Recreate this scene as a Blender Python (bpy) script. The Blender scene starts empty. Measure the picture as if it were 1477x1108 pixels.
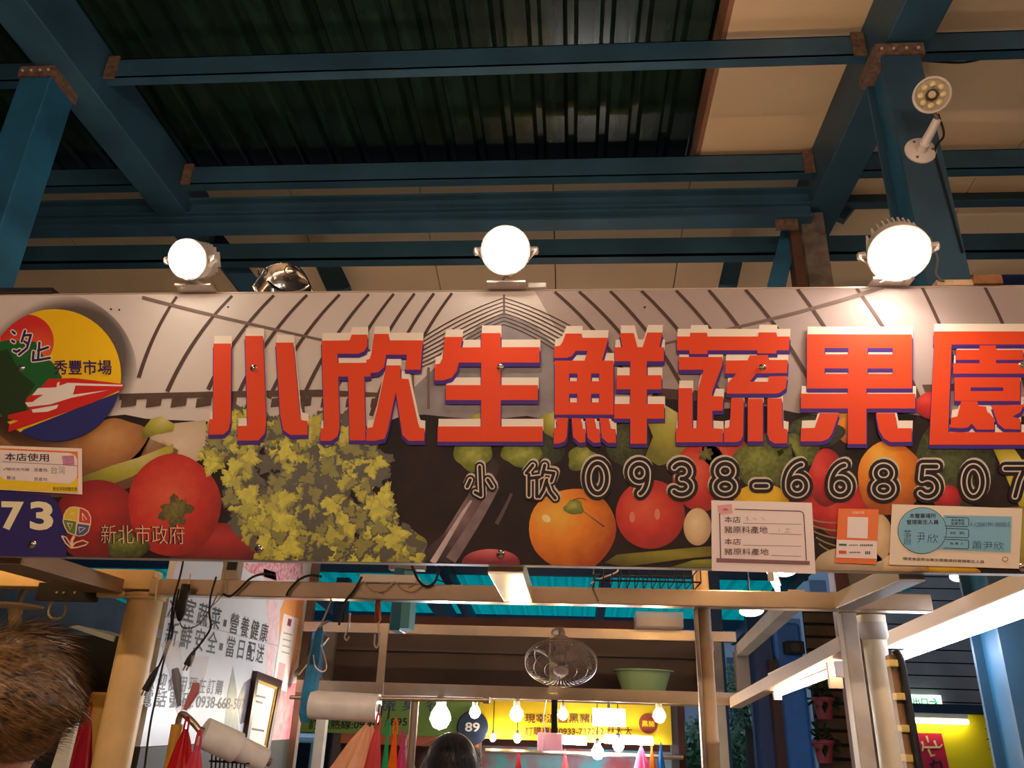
import bpy, bmesh, math, random
from mathutils import Vector, Matrix
random.seed(7)
SC = bpy.context.scene
COL = SC.collection
# ------------------------------------------------------------------ camera
W, H, FOC = 1477.0, 1108.0, 1139.5
YAW, PITCH, ROLL, CAMZ = math.radians(4.76), math.radians(23.11), math.radians(1.90), 1.65
FWD = Vector((-math.sin(YAW)*math.cos(PITCH), math.cos(YAW)*math.cos(PITCH), math.sin(PITCH)))
R0 = Vector((math.cos(YAW), math.sin(YAW), 0)); U0 = R0.cross(FWD)
RGT = R0*math.cos(ROLL) + U0*math.sin(ROLL); UPV = -R0*math.sin(ROLL) + U0*math.cos(ROLL)
CPOS = Vector((0, 0, CAMZ))
cam = bpy.data.cameras.new('camera'); camo = bpy.data.objects.new('camera', cam); COL.objects.link(camo)
mw = Matrix.Identity(4)
for i in range(3):
    mw[i][0], mw[i][1], mw[i][2], mw[i][3] = RGT[i], UPV[i], -FWD[i], CPOS[i]
camo.matrix_world = mw
cam.sensor_fit = 'HORIZONTAL'; cam.sensor_width = 36.0; cam.lens = 36.0*FOC/W; cam.clip_start = 0.02; cam.clip_end = 300
SC.camera = camo
# ------------------------------------------------------------------ world, exposure
wd = bpy.data.worlds.new('dusk_world'); SC.world = wd; wd.use_nodes = True
bg = wd.node_tree.nodes['Background']; bg.inputs[0].default_value = (0.30, 0.42, 0.62, 1); bg.inputs[1].default_value = 0.6
SC.view_settings.view_transform = 'Standard'; SC.view_settings.look = 'None'
SC.view_settings.exposure = 1.0; SC.view_settings.gamma = 1.0; SC.view_settings.use_curve_mapping = False
SC.cycles.use_denoising = True
SC.cycles.max_bounces = 6
SC.cycles.sample_clamp_indirect = 4.0
FLOOD = 60.0      # emission of the three floodlight faces
TUBE = 16.0        # emission of fluorescent tubes
AISLE_FILL = 90.0      # emission of the fill tubes added behind the viewer

# ------------------------------------------------------------------ pixel helpers: a pixel gives a direction, the plane gives the distance
def ray(x, y): return FWD + RGT*((x-W/2)/FOC) - UPV*((y-H/2)/FOC)
def onY(x, y, Y): d = ray(x, y); return CPOS + d*(Y/d.y)
def onX(x, y, X): d = ray(x, y); return CPOS + d*(X/d.x)
def onZ(x, y, Z): d = ray(x, y); return CPOS + d*((Z-CAMZ)/d.z)

# ------------------------------------------------------------------ materials
def lin(c):
    out = []
    for v in c:
        v /= 255.0
        out.append(v/12.92 if v <= .04045 else ((v+.055)/1.055)**2.4)
    return tuple(out)+(1.0,)
MATS = {}
def M(name, rgb=None, rough=.5, metal=0.0, noise=0.0, scale=8.0, bump=0.0, emit=None, estr=0.0, trans=0.0, alpha=1.0, rgb2=None, detail=4.0, stretch=None, spec=.5):
    if name in MATS: return MATS[name]
    m = bpy.data.materials.new(name); m.use_nodes = True; nt = m.node_tree; b = nt.nodes['Principled BSDF']
    c = lin(rgb); b.inputs['Base Color'].default_value = c
    b.inputs['Roughness'].default_value = rough; b.inputs['Metallic'].default_value = metal
    b.inputs['Specular IOR Level'].default_value = spec
    if trans: b.inputs['Transmission Weight'].default_value = trans; b.inputs['IOR'].default_value = 1.1
    if alpha < 1: b.inputs['Alpha'].default_value = alpha
    if emit: b.inputs['Emission Color'].default_value = lin(emit); b.inputs['Emission Strength'].default_value = estr
    if noise or bump or rgb2:
        tc = nt.nodes.new('ShaderNodeTexCoord'); mp = nt.nodes.new('ShaderNodeMapping'); nt.links.new(tc.outputs['Object'], mp.inputs[0])
        if stretch: mp.inputs['Scale'].default_value = stretch
        n = nt.nodes.new('ShaderNodeTexNoise'); n.inputs['Scale'].default_value = scale; n.inputs['Detail'].default_value = detail
        nt.links.new(mp.outputs[0], n.inputs['Vector'])
        if noise or rgb2:
            r = nt.nodes.new('ShaderNodeValToRGB'); r.color_ramp.elements[0].position = .32; r.color_ramp.elements[1].position = .68
            c2 = lin(rgb2) if rgb2 else tuple(max(0, v*(1-noise)) for v in c[:3])+(1,)
            c1 = c if rgb2 else tuple(min(1, v*(1+noise*.6)) for v in c[:3])+(1,)
            r.color_ramp.elements[0].color = c2; r.color_ramp.elements[1].color = c1
            nt.links.new(n.outputs[0], r.inputs[0]); nt.links.new(r.outputs[0], b.inputs['Base Color'])
        if bump:
            bp = nt.nodes.new('ShaderNodeBump'); bp.inputs['Strength'].default_value = bump; bp.inputs['Distance'].default_value = .01
            nt.links.new(n.outputs[0], bp.inputs['Height']); nt.links.new(bp.outputs[0], b.inputs['Normal'])
    MATS[name] = m
    return m
def FILM(name, rgb, mixf=.55):
    """thin plastic that lets light through"""
    if name in MATS: return MATS[name]
    m = M(name, rgb, rough=.3, noise=.12, scale=14); nt = m.node_tree; b = nt.nodes['Principled BSDF']; out = [n for n in nt.nodes if n.type == 'OUTPUT_MATERIAL'][0]
    tr = nt.nodes.new('ShaderNodeBsdfTranslucent'); tr.inputs[0].default_value = lin(rgb); mx = nt.nodes.new('ShaderNodeMixShader'); mx.inputs[0].default_value = mixf
    nt.links.new(b.outputs[0], mx.inputs[1]); nt.links.new(tr.outputs[0], mx.inputs[2]); nt.links.new(mx.outputs[0], out.inputs[0]); return m
def GLOW(name, rgb, s):
    if name in MATS: return MATS[name]
    m = bpy.data.materials.new(name); m.use_nodes = True; nt = m.node_tree
    for n in list(nt.nodes):
        if n.type != 'OUTPUT_MATERIAL': nt.nodes.remove(n)
    e = nt.nodes.new('ShaderNodeEmission'); e.inputs[0].default_value = lin(rgb); e.inputs[1].default_value = s
    nt.links.new(e.outputs[0], [n for n in nt.nodes if n.type == 'OUTPUT_MATERIAL'][0].inputs[0])
    MATS[name] = m; return m
def PRINTED(name, hi, mid, rim, cx=.38, cz=.62, noise=.12, nscale=30, sx=1.0, sz=1.0, stops=(.0, .35, .75)):
    """ink of a photograph printed on the sign: colours run outwards from a point of the printed piece (its own Generated box)"""
    if name in MATS: return MATS[name]
    m = bpy.data.materials.new(name); m.use_nodes = True; nt = m.node_tree; b = nt.nodes['Principled BSDF']
    b.inputs['Roughness'].default_value = .5; b.inputs['Specular IOR Level'].default_value = .25
    tc = nt.nodes.new('ShaderNodeTexCoord'); sp = nt.nodes.new('ShaderNodeSeparateXYZ'); nt.links.new(tc.outputs['Generated'], sp.inputs[0])
    cb = nt.nodes.new('ShaderNodeCombineXYZ'); nt.links.new(sp.outputs[0], cb.inputs[0]); nt.links.new(sp.outputs[2], cb.inputs[1])
    mp = nt.nodes.new('ShaderNodeMapping'); mp.inputs['Location'].default_value = (-cx*sx, -cz*sz, 0); mp.inputs['Scale'].default_value = (sx, sz, 1)
    nt.links.new(cb.outputs[0], mp.inputs[0])
    ln = nt.nodes.new('ShaderNodeVectorMath'); ln.operation = 'LENGTH'; nt.links.new(mp.outputs[0], ln.inputs[0])
    n = nt.nodes.new('ShaderNodeTexNoise'); n.inputs['Scale'].default_value = nscale; nt.links.new(tc.outputs['Object'], n.inputs['Vector'])
    ma = nt.nodes.new('ShaderNodeMath'); ma.operation = 'MULTIPLY_ADD'; ma.inputs[1].default_value = noise*2; nt.links.new(n.outputs[0], ma.inputs[0])
    mb2 = nt.nodes.new('ShaderNodeMath'); mb2.operation = 'SUBTRACT'; mb2.inputs[1].default_value = noise; nt.links.new(ln.outputs['Value'], mb2.inputs[0]); nt.links.new(mb2.outputs[0], ma.inputs[2])
    r = nt.nodes.new('ShaderNodeValToRGB'); e = r.color_ramp.elements
    e[0].position = stops[0]; e[0].color = lin(hi); e[1].position = stops[2]; e[1].color = lin(rim); q = e.new(stops[1]); q.color = lin(mid)
    nt.links.new(ma.outputs[0], r.inputs[0]); nt.links.new(r.outputs[0], b.inputs['Base Color'])
    MATS[name] = m; return m
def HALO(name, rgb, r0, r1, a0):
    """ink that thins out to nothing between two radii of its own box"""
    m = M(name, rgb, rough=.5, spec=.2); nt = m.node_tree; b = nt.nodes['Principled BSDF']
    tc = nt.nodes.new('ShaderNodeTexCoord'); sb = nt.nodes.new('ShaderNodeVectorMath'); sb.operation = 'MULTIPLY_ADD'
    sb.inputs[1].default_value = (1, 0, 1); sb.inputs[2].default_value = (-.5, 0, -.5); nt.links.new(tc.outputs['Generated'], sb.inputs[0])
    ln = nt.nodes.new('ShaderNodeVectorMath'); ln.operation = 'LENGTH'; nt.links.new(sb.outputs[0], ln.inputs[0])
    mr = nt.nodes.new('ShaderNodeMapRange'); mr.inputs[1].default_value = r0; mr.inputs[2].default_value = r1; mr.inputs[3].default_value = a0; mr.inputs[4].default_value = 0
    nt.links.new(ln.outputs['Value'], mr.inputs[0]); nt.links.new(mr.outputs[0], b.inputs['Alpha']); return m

# ------------------------------------------------------------------ mesh collecting
class MB:
    def __init__(s): s.v = []; s.f = []; s.mi = []; s.cur = 0
    def add(s, vs, fs):
        o = len(s.v); s.v += [tuple(v) for v in vs]; s.f += [tuple(i+o for i in f) for f in fs]; s.mi += [s.cur]*len(fs); return s
    def box(s, x0, x1, y0, y1, z0, z1):
        return s.add([(x0,y0,z0),(x1,y0,z0),(x1,y1,z0),(x0,y1,z0),(x0,y0,z1),(x1,y0,z1),(x1,y1,z1),(x0,y1,z1)],
                     [(3,2,1,0),(4,5,6,7),(0,1,5,4),(1,2,6,5),(2,3,7,6),(3,0,4,7)])
    def beam(s, a, b, w, h, up=(0,0,1)):
        a, b = Vector(a), Vector(b); d = (b-a).normalized(); sd = d.cross(Vector(up)).normalized(); u = sd.cross(d)
        vs = [p+sd*(i*w/2)+u*(j*h/2) for p in (a, b) for i, j in ((-1,-1),(1,-1),(1,1),(-1,1))]
        return s.add(vs, [(3,2,1,0),(4,5,6,7),(0,1,5,4),(1,2,6,5),(2,3,7,6),(3,0,4,7)])
    def tube(s, pts, r, n=8, cap=True):
        pts = [Vector(p) for p in pts]; rs = r if isinstance(r, (list, tuple)) else [r]*len(pts)
        rings = []; prev = None
        for i, p in enumerate(pts):
            t = (pts[min(i+1, len(pts)-1)]-pts[max(i-1, 0)]).normalized()
            a = prev if prev is not None else (Vector((0,0,1)) if abs(t.z) < .9 else Vector((1,0,0)))
            a = (a - t*a.dot(t)).normalized(); prev = a; b = t.cross(a)
            rings.append([p+(a*math.cos(2*math.pi*k/n)+b*math.sin(2*math.pi*k/n))*rs[i] for k in range(n)])
        vs = [v for g in rings for v in g]; fs = []
        for i in range(len(pts)-1):
            for k in range(n): fs.append((i*n+k, i*n+(k+1) % n, (i+1)*n+(k+1) % n, (i+1)*n+k))
        if cap: fs.append(tuple(range(n))[::-1]); fs.append(tuple((len(pts)-1)*n+k for k in range(n)))
        return s.add(vs, fs)
    def lathe(s, o, axis, prof, n=24, cap0=True, cap1=True):
        """prof: (radius, distance along axis)"""
        o = Vector(o); t = Vector(axis).normalized(); a = Vector((1,0,0)) if abs(t.x) < .9 else Vector((0,1,0)); a = (a-t*a.dot(t)).normalized(); b = t.cross(a)
        vs = []; fs = []
        for r, h in prof:
            for k in range(n): an = 2*math.pi*k/n; vs.append(o+t*h+(a*math.cos(an)+b*math.sin(an))*max(r, 1e-5))
        for i in range(len(prof)-1):
            for k in range(n): fs.append((i*n+k, i*n+(k+1) % n, (i+1)*n+(k+1) % n, (i+1)*n+k))
        if cap0: fs.append(tuple(range(n))[::-1])
        if cap1: fs.append(tuple((len(prof)-1)*n+k for k in range(n)))
        return s.add(vs, fs)
    def ball(s, c, r, n=16, m=10, sq=(1,1,1)):
        c = Vector(c); vs = []; fs = []
        for i in range(m+1):
            t = math.pi*i/m
            for k in range(n):
                p = 2*math.pi*k/n; vs.append(c+Vector((math.sin(t)*math.cos(p)*sq[0], math.sin(t)*math.sin(p)*sq[1], math.cos(t)*sq[2]))*r)
        for i in range(m):
            for k in range(n): fs.append((i*n+k, (i+1)*n+k, (i+1)*n+(k+1) % n, i*n+(k+1) % n))
        return s.add(vs, fs)
    def poly(s, pts): return s.add(pts, [tuple(range(len(pts)))])
    def slab(s, pts, off):
        """a flat outline with thickness: pts plus pts+off"""
        off = Vector(off); n = len(pts); vs = [Vector(p) for p in pts]+[Vector(p)+off for p in pts]
        return s.add(vs, [tuple(range(n)), tuple(range(n, 2*n))[::-1]]+[(i, i+n, (i+1) % n+n, (i+1) % n) for i in range(n)])
    def build(s, name, mats, parent=None, smooth=False, bevel=0):
        me = bpy.data.meshes.new(name); me.from_pydata(s.v, [], s.f)
        ml = mats if isinstance(mats, (list, tuple)) else [mats]
        for m in ml: me.materials.append(m)
        if len(ml) > 1:
            for p, i in zip(me.polygons, s.mi): p.material_index = i
        bm = bmesh.new(); bm.from_mesh(me); bmesh.ops.remove_doubles(bm, verts=bm.verts, dist=1e-6)
        if not getattr(s, 'flat', False): bmesh.ops.recalc_face_normals(bm, faces=bm.faces)
        bm.to_mesh(me); bm.free()
        if smooth:
            for p in me.polygons: p.use_smooth = True
            me.update()
            try: me.set_sharp_from_angle(angle=math.radians(40))
            except Exception: pass
        o = bpy.data.objects.new(name, me); COL.objects.link(o)
        if parent: setpar(o, parent)
        if bevel:
            b = o.modifiers.new('bevel', 'BEVEL'); b.width = bevel; b.segments = 2; b.limit_method = 'ANGLE'
        return o
def setpar(o, p):
    o.parent = p; o.matrix_parent_inverse = worldm(p).inverted()
def worldm(p):
    m = Matrix.Translation(p.location) if p.type == 'EMPTY' else Matrix.Identity(4)
    return m
def tag(o, label=None, cat=None, group=None, kind=None):
    if label: o['label'] = label
    if cat: o['category'] = cat
    if group: o['group'] = group
    if kind: o['kind'] = kind
    return o
def thing(name, loc, label, cat, group=None):
    o = bpy.data.objects.new(name, None); COL.objects.link(o); o.location = loc; o.empty_display_size = .05
    return tag(o, label, cat, group)
def struct(o, label=None): return tag(o, label, kind='structure')
def text_mesh(body, bold=0.0, res=3):
    c = bpy.data.curves.new('lettering', 'FONT'); c.body = body; c.resolution_u = res; c.offset = bold
    o = bpy.data.objects.new('lettering', c); COL.objects.link(o)
    dg = bpy.context.evaluated_depsgraph_get(); me = bpy.data.meshes.new_from_object(o.evaluated_get(dg))
    vs = [Vector(v.co) for v in me.vertices]; fs = [tuple(p.vertices) for p in me.polygons]
    bpy.data.objects.remove(o); bpy.data.curves.remove(c); bpy.data.meshes.remove(me)
    return vs, fs
def text_fit(mb, body, p0, p1, p2, bold=0.0, slant=0.0):
    """lettering whose box runs from p0 (bottom left) to p1 (bottom right) and up to p2 (top left)"""
    cjk = any(ord(ch) > 0x2E80 for ch in body); vs, fs = text_mesh(body, 0.0 if cjk and bold > 0 else bold)
    if not vs: return
    xs = [v.x for v in vs]; ys = [v.y for v in vs]; x0, x1, y0, y1 = min(xs), max(xs), min(ys), max(ys)
    p0, p1, p2 = Vector(p0), Vector(p1), Vector(p2); ex, ey = p1-p0, p2-p0
    nrm = ex.cross(ey).normalized()*3e-5
    for k, (bx, by) in enumerate(((0, 0), (bold, 0), (-bold, 0), (0, bold), (0, -bold)) if cjk and bold > 0 else ((0, 0),)):
      sx, sy = bx*1.2/max(x1-x0, 1e-6), by*1.2/max(y1-y0, 1e-6)
      mb.add([nrm*k+ex*sx+ey*sy+p0+ex*((v.x-x0)/max(x1-x0, 1e-6)+slant*(v.y-y0)/max(y1-y0, 1e-6))+ey*((v.y-y0)/max(y1-y0, 1e-6)) for v in vs], fs)
def smoothpath(pts, n=6):
    pts = [Vector(p) for p in pts]; out = []
    for i in range(len(pts)-1):
        a, b, c, d = pts[max(i-1, 0)], pts[i], pts[i+1], pts[min(i+2, len(pts)-1)]
        for k in range(n):
            t = k/n; out.append(.5*((2*b)+(c-a)*t+(2*a-5*b+4*c-d)*t*t+(3*b-a-3*c+d)*t**3))
    out.append(pts[-1]); return out
# ================================================================== the market hall: floor, roof, steel frame
steel = M('blue_painted_steel', (44, 82, 106), rough=.5, noise=.30, scale=3, bump=.05, detail=6)
steel_side = M('teal_painted_steel', (36, 98, 134), rough=.5, noise=.35, scale=4, detail=6)
rust = M('rusty_bolted_plate', (128, 104, 88), rough=.7, noise=.5, scale=40, rgb2=(88, 62, 50))
creamp = M('cream_ceiling_board', (242, 212, 172), rough=.7, noise=.06, scale=2)
brownedge = M('brown_board_edge', (160, 112, 82), rough=.7, noise=.15, scale=5)
darkroof = M('dark_green_roof_sheet', (26, 44, 34), rough=.22, noise=.6, scale=2.2, bump=.25, stretch=(6, .7, 1))
struct(MB().box(-9, 9, -4, 30, -.1, 0).build('floor', M('wet_concrete', (150, 140, 130), rough=.4, noise=.3, scale=2)), 'grey concrete market floor')

def corrugated(x0, x1, y0, y1, z, pitch, depth, slope=0.0):
    mb = MB(); x = x0; prof = []
    while x < x1:
        prof += [(x, 0), (x+pitch*.58, 0), (x+pitch*.70, depth), (x+pitch*.88, depth)]; x += pitch
    vs = []
    for (px, dz) in prof: vs += [(px, y0, z+dz), (px, y1, z+dz-slope*(y1-y0))]
    mb.add(vs, [(2*i, 2*i+1, 2*i+3, 2*i+2) for i in range(len(prof)-1)]); mb.flat = True
    return mb
o = corrugated(-7, .76, -3.0, 4.25, 4.98, .19, .035).build('ceiling', darkroof)
sol = o.modifiers.new('sheet', 'SOLIDIFY'); sol.thickness = .002
struct(o, 'dark green corrugated roof sheeting')
# cream boarded ceiling on the right, hung a little below the sheeting, one panel after the other
struct(MB().box(.76, 6.2, -4, 4.1, 4.86, 4.89).build('roof_deck', M('dark_seam_backing', (60, 54, 50), rough=.8)), 'dark backing added over the cream boards to block sky at the seams')  # backing added to keep sky light out of the board seams
ce = thing('ceiling', (3, 1, 4.8), 'cream boarded ceiling with brown edge board', None); struct(ce)
for i in range(4):
    for j in range(3):
        MB().box(.76+i*.91, .76+i*.91+.904, -3+j*2.42, -3+j*2.42+2.412, 4.8, 4.83).build('ceiling_panel', creamp, ce)
MB().box(.735, .757, -3, 4.25, 4.8, 4.985).build('edge_board', brownedge, ce)
# sloping cream boards behind the main beam
struct(MB().slab([(-7, 4.05, 4.86), (6.2, 4.05, 4.86), (6.2, 9.0, 3.91), (-7, 9.0, 3.91)], (0, 0, .03)).build('roof_deck', M('dark_seam_backing', (60, 54, 50), rough=.8)), 'dark backing added over the sloping boards to block sky at the seams')  # slab added so that no sky shines through the sloping seams
cb = thing('ceiling', (0, 4.3, 4.8), 'cream sloping ceiling boards behind the main beam', None); struct(cb)
for i in range(11):
    x0 = -5.28+i*.86
    MB().add([(x0,4.1,4.8),(x0+.852,4.1,4.8),(x0+.852,9,3.85),(x0,9,3.85),(x0,4.1,4.83),(x0+.852,4.1,4.83),(x0+.852,9,3.88),(x0,9,3.88)],
             [(3,2,1,0),(4,5,6,7),(0,1,5,4),(1,2,6,5),(2,3,7,6),(3,0,4,7)]).build('ceiling_panel', creamp, cb)

def ibeam_y(name, xc, y0, y1, zb, w, h, t=.014, mat=None, label=None):
    r = thing(name, (xc, y0, zb), label, None); struct(r); m = mat or steel
    MB().box(xc-w/2, xc+w/2, y0, y1, zb, zb+t).build('flange', m, r)
    MB().box(xc-w/2, xc+w/2, y0, y1, zb+h-t, zb+h).build('flange', m, r)
    MB().box(xc-t/2, xc+t/2, y0, y1, zb+t, zb+h-t).build('web', m, r)
    return r
def box_y(name, x0, x1, y0, y1, z0, z1, label):
    return struct(MB().box(x0, x1, y0, y1, z0, z1).build(name, steel, bevel=.006), label)
# rafters run away from the viewer
box_y('rafter', -2.60, -2.40, -3, 4.35, 4.50, 4.80, 'blue steel rafter crossing the left of the roof')
box_y('rafter', 1.40, 1.60, -3, 4.35, 4.50, 4.80, 'blue steel rafter crossing the right of the roof')
def plate(cx, cy, cz, w, d, h, parent, nx=4):
    p = MB().box(cx-w/2, cx+w/2, cy-d/2, cy+d/2, cz-h/2, cz+h/2).build('bolted_plate', rust, parent)
    for i in range(nx):
        MB().lathe((cx-w/2+w*(i+.5)/nx, cy-d/2, cz), (0,-1,0), [(.007, 0), (.007, .006), (.003, .009)], n=6).build('bolt', M('pale_bolt', (190, 175, 160), rough=.5), p)
# columns behind the sign
cl = thing('column', (-2.58, 2.84, 0), 'blue steel column under the left rafter', None); struct(cl)
MB().box(-2.665, -2.505, 2.75, 2.93, 0, 4.44).build('shaft', steel_side, cl, bevel=.006)
plate(-2.585, 2.84, 4.47, .175, .20, .058, cl)
cr = thing('column', (1.46, 2.86, 0), 'blue steel column under the right rafter', None); struct(cr)
CX0, CX1 = onY(1320, 320, 2.76).x, onY(1382, 320, 2.76).x
MB().box(CX0, CX1, 2.76, 2.775, 0, 4.42).build('flange', steel, cr)
MB().box(CX0, CX1, 2.945, 2.96, 0, 4.42).build('flange', steel, cr)
MB().box(CX0+.03, CX1-.03, 2.775, 2.945, 0, 4.42).build('web', steel_side, cr)
plate((CX0+CX1)/2, 2.86, 4.455, .21, .21, .065, cr)

def purlin(x0, x1, y1, y2, z0, z1, label):
    """C-section: front web, lower lip, upper lip"""
    r = thing('purlin', ((x0+x1)/2, y1, z0), label, None); struct(r)
    MB().box(x0, x1, y1, y1+.006, z0, z1).build('web', steel, r)
    MB().box(x0, x1, y1, y2, z0, z0+.006).build('flange', steel, r)
    MB().box(x0, x1, y1, y2, z1-.006, z1).build('flange', steel, r)
    return r
def pair(px_top, px_mid, px_bot, zb, xr=738):
    """front top / front bottom / rear bottom edge of a beam along x, read at one picture column"""
    y1 = onZ(xr, px_mid, zb).y; y2 = onZ(xr, px_bot, zb).y; zt = onY(xr, px_top, y1).z
    return y1, y2, zt
LR = (-2.40, 1.40)
for nm, (t, m, b, zb) in {'front': (67, 94, 107, 4.62), 'second': (230, 256, 267, 4.62)}.items():
    y1, y2, zt = pair(t, m, b, zb)
    zt = min(zt, 4.79)
    for xa, xb, side in ((LR[0], LR[1], 'between the rafters'), (-6, -2.6, 'left of the left rafter'), (1.6, 4.3, 'right of the right rafter')):
        r = purlin(xa, xb, y1, y2, zb, zt, 'blue steel %s roof purlin %s' % (nm, side))
        if xa == LR[0]:
            for x in (xa+.035, xb-.035): MB().box(x-.03, x+.03, y1-.012, y1, zb-.01, zt+.01).build('gusset', rust, r)
# main beam: an I-section whose flanges show as lines
y1, y2, zt = pair(277, 318, 334, 4.40)
mbm = thing('main_beam', (-.5, y1, 4.4), 'deep blue steel main beam behind the purlins', None); struct(mbm)
MB().box(-6, 1.40, y1, y2, 4.40, 4.415).build('flange', steel, mbm)
MB().box(-6, 1.40, y1, y2, zt-.015, zt).build('flange', steel, mbm)
MB().box(-6, 1.40, y1+.05, y1+.065, 4.415, zt-.015).build('web', steel, mbm)
MB().box(-6, 1.40, y1+.02, y1+.05, 4.40+(zt-4.4)*.5, 4.40+(zt-4.4)*.5+.012).build('stiffener', steel, mbm)
YB = y1
dsteel = M('dark_blue_steel', (40, 74, 92), rough=.45, noise=.25, scale=3)
y1, y2, zt = pair(346, 371, 382, 4.30)
bm3 = thing('rear_beam', (-.5, y1, 4.3), 'dark blue steel beam below the sloping boards', None); struct(bm3)
MB().box(-6, 4.3, y1, y1+.012, 4.30, zt).build('web', dsteel, bm3)
MB().box(-6, 4.3, y1, y2, 4.30, 4.312).build('flange', dsteel, bm3)
YR = y1
# right: the frame goes on behind the right rafter
p = onY(1300, 285, 4.3)
struct(MB().box(1.6, 4.3, 4.25, 4.32, p.z-.07, p.z+.05).build('rear_beam', dsteel), 'dark steel beam right of the right rafter')
# posts standing between the sign and the beams
def post_px(name, xa, xb, pyt, pyb, Y, depth, mat, label, z0=0):
    a, b = onY(xa, pyb, Y), onY(xb, pyb, Y); t = onY((xa+xb)/2, pyt, Y).z
    return struct(MB().box(a.x, b.x, Y, Y+depth, z0, t).build(name, mat, bevel=.004), label)
conc = M('scuffed_grey_post', (128, 116, 104), rough=.7, noise=.45, scale=14, rgb2=(84, 74, 70))
a = post_px('column', 1168, 1203, 306, 412, 4.02, .12, conc, 'scuffed grey post under the end of the main beam')
post_px('column', 1150, 1168, 330, 412, 4.06, .10, M('brown_primer', (96, 62, 50), rough=.7, noise=.3, scale=8), 'brown primed flange beside the scuffed grey post')
pl = MB().box(onY(1118,320,3.98).x, onY(1150,320,3.98).x, 3.97, 3.985, onY(1130,332,3.98).z, onY(1130,312,3.98).z).build('bolted_plate', rust); struct(pl, 'rusty plate at the end of the main beam')
def slant(name, a, b, w, h, mat, label): return struct(MB().beam(a, b, w, h, up=(0, -1, .2)).build(name, mat), label)
slant('brace', onY(1140, 330, 4.15), onY(1118, 420, 4.15), .10, .08, steel_side, 'blue brace left of the scuffed grey post')
slant('brace', onY(1067, 335, 4.75), onY(1048, 420, 4.75), .12, .12, steel, 'blue post seen between rear beam and sign')
slant('brace', onY(452, 338, 4.75), onY(492, 425, 4.75), .16, .10, dsteel, 'dark blue brace behind the shiny duct')
slant('brace', onY(300, 338, 4.42), onY(368, 425, 4.42), .14, .10, steel, 'blue brace continuing the left rafter downwards')
slant('brace', onY(1212, 318, 4.35), onY(1262, 255, 4.35), .05, .05, dsteel, 'thin dark brace beside the right rafter')
slant('brace', onY(1388, 338, 4.9), onY(1477, 252, 4.9), .10, .10, M('brown_steel', (74, 62, 56), rough=.6), 'brown diagonal brace before the blue sheet')
bl = [onY(1395, 345, 5.0), onY(1600, 160, 5.0), onY(1600, 440, 5.0), onY(1405, 440, 5.0)]
struct(MB().slab(bl, (0, .02, 0)).build('wall_right', M('deep_blue_sheet', (20, 60, 130), rough=.5, noise=.2, scale=2)), 'deep blue sheet wall at the upper right')
bl = [onY(-260, 200, 4.9), onY(8, 408, 4.9), onY(8, 440, 4.9), onY(-260, 440, 4.9)]
# cable along the ceiling at the right
tag(MB().tube(smoothpath([onZ(1338, 88, 4.78), onZ(1390, 90, 4.78), onZ(1440, 80, 4.78), onZ(1520, 72, 4.78)]), .006, 6).build('ceiling_cable', M('black_rubber', (18, 17, 17), rough=.6), smooth=True), 'thin black cable under the cream ceiling at the right', 'cable')
# shiny duct behind the sign
dt = thing('metal_duct', onY(415, 425, 3.2), 'shiny crumpled metal duct above the sign left of centre', 'duct')
chrome = M('chrome', (205, 195, 185), rough=.16, metal=1.0, bump=.35, scale=9)
path = [onY(372, 425, 3.2), onY(392, 398, 3.2), onY(420, 391, 3.2), onY(444, 402, 3.2), onY(458, 430, 3.2)]
mb = MB()
n = len(path); vs = []
for p in smoothpath(path, 5): vs += [p+Vector((0, -.08, 0)), p+Vector((0, .06, -.02)), p+Vector((0, .16, -.09))]
k = len(vs)//3
mb.add(vs, [(3*i+j, 3*i+3+j, 3*i+4+j, 3*i+1+j) for i in range(k-1) for j in range(2)]); mb.flat = True
o = mb.build('sheet', chrome, dt, smooth=True); s = o.modifiers.new('t', 'SOLIDIFY'); s.thickness = .006
MB().tube(smoothpath([onY(386, 406, 3.12), onY(405, 419, 3.12), onY(430, 420, 3.12), onY(446, 412, 3.12)], 5), .006, 8).build('rolled_edge', chrome, dt, smooth=True)
MB().beam(onY(415, 432, 3.2), (onY(415, 440, 2.04).x, 2.031, 2.70), .04, .02).build('support_arm', chrome, dt)
for q in ((379, 392), (417, 390)): MB().tube([onY(q[0]+7*math.cos(t*.7), q[1]+6*math.sin(t*.7), 3.1) for t in range(10)], .003, 6).build('ring', chrome, dt)
# ================================================================== the long shop sign
YS = 2.0
def S(x, y, l=0): return onY(x, y, YS-.0004*l)
ZT, ZB_ = S(738, 420).z, S(738, 815).z
sign = thing('shop_sign', (-.2, YS+.02, ZB_), 'long printed vegetable shop sign with red characters and phone number', 'sign')
ink_w = M('ink_white', (236, 224, 214), spec=.18, rough=.5); ink_k = M('ink_black', (30, 22, 20), spec=.18, rough=.5)
base = M('print_greenhouse_film', (214, 200, 190), spec=.18, rough=.5, noise=.06, scale=3)
XL, XR = S(-290, 600).x, S(1632, 600).x
MB().box(XL, XR, YS, YS+.03, ZB_, ZT).build('panel', base, sign)
MB().box(XL, XR, YS-.002, YS+.032, ZT, ZT+.004).build('top_edge_strip', M('pale_aluminium', (210, 190, 170), rough=.35, metal=.6), sign)
def flat(name, polys, mat, layer, parent=None, mats=None):
    mb = MB(); mb.flat = True
    polys = [p for p in polys if len(p) > 2]; st = min(.045, 1.1/max(1, len(polys)))
    for i, p in enumerate(polys): mb.poly([S(x, y, layer+i*st) for x, y in p])
    # faces look at the viewer
    o = mb.build(name, mats or mat, parent or sign)
    return o
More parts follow.
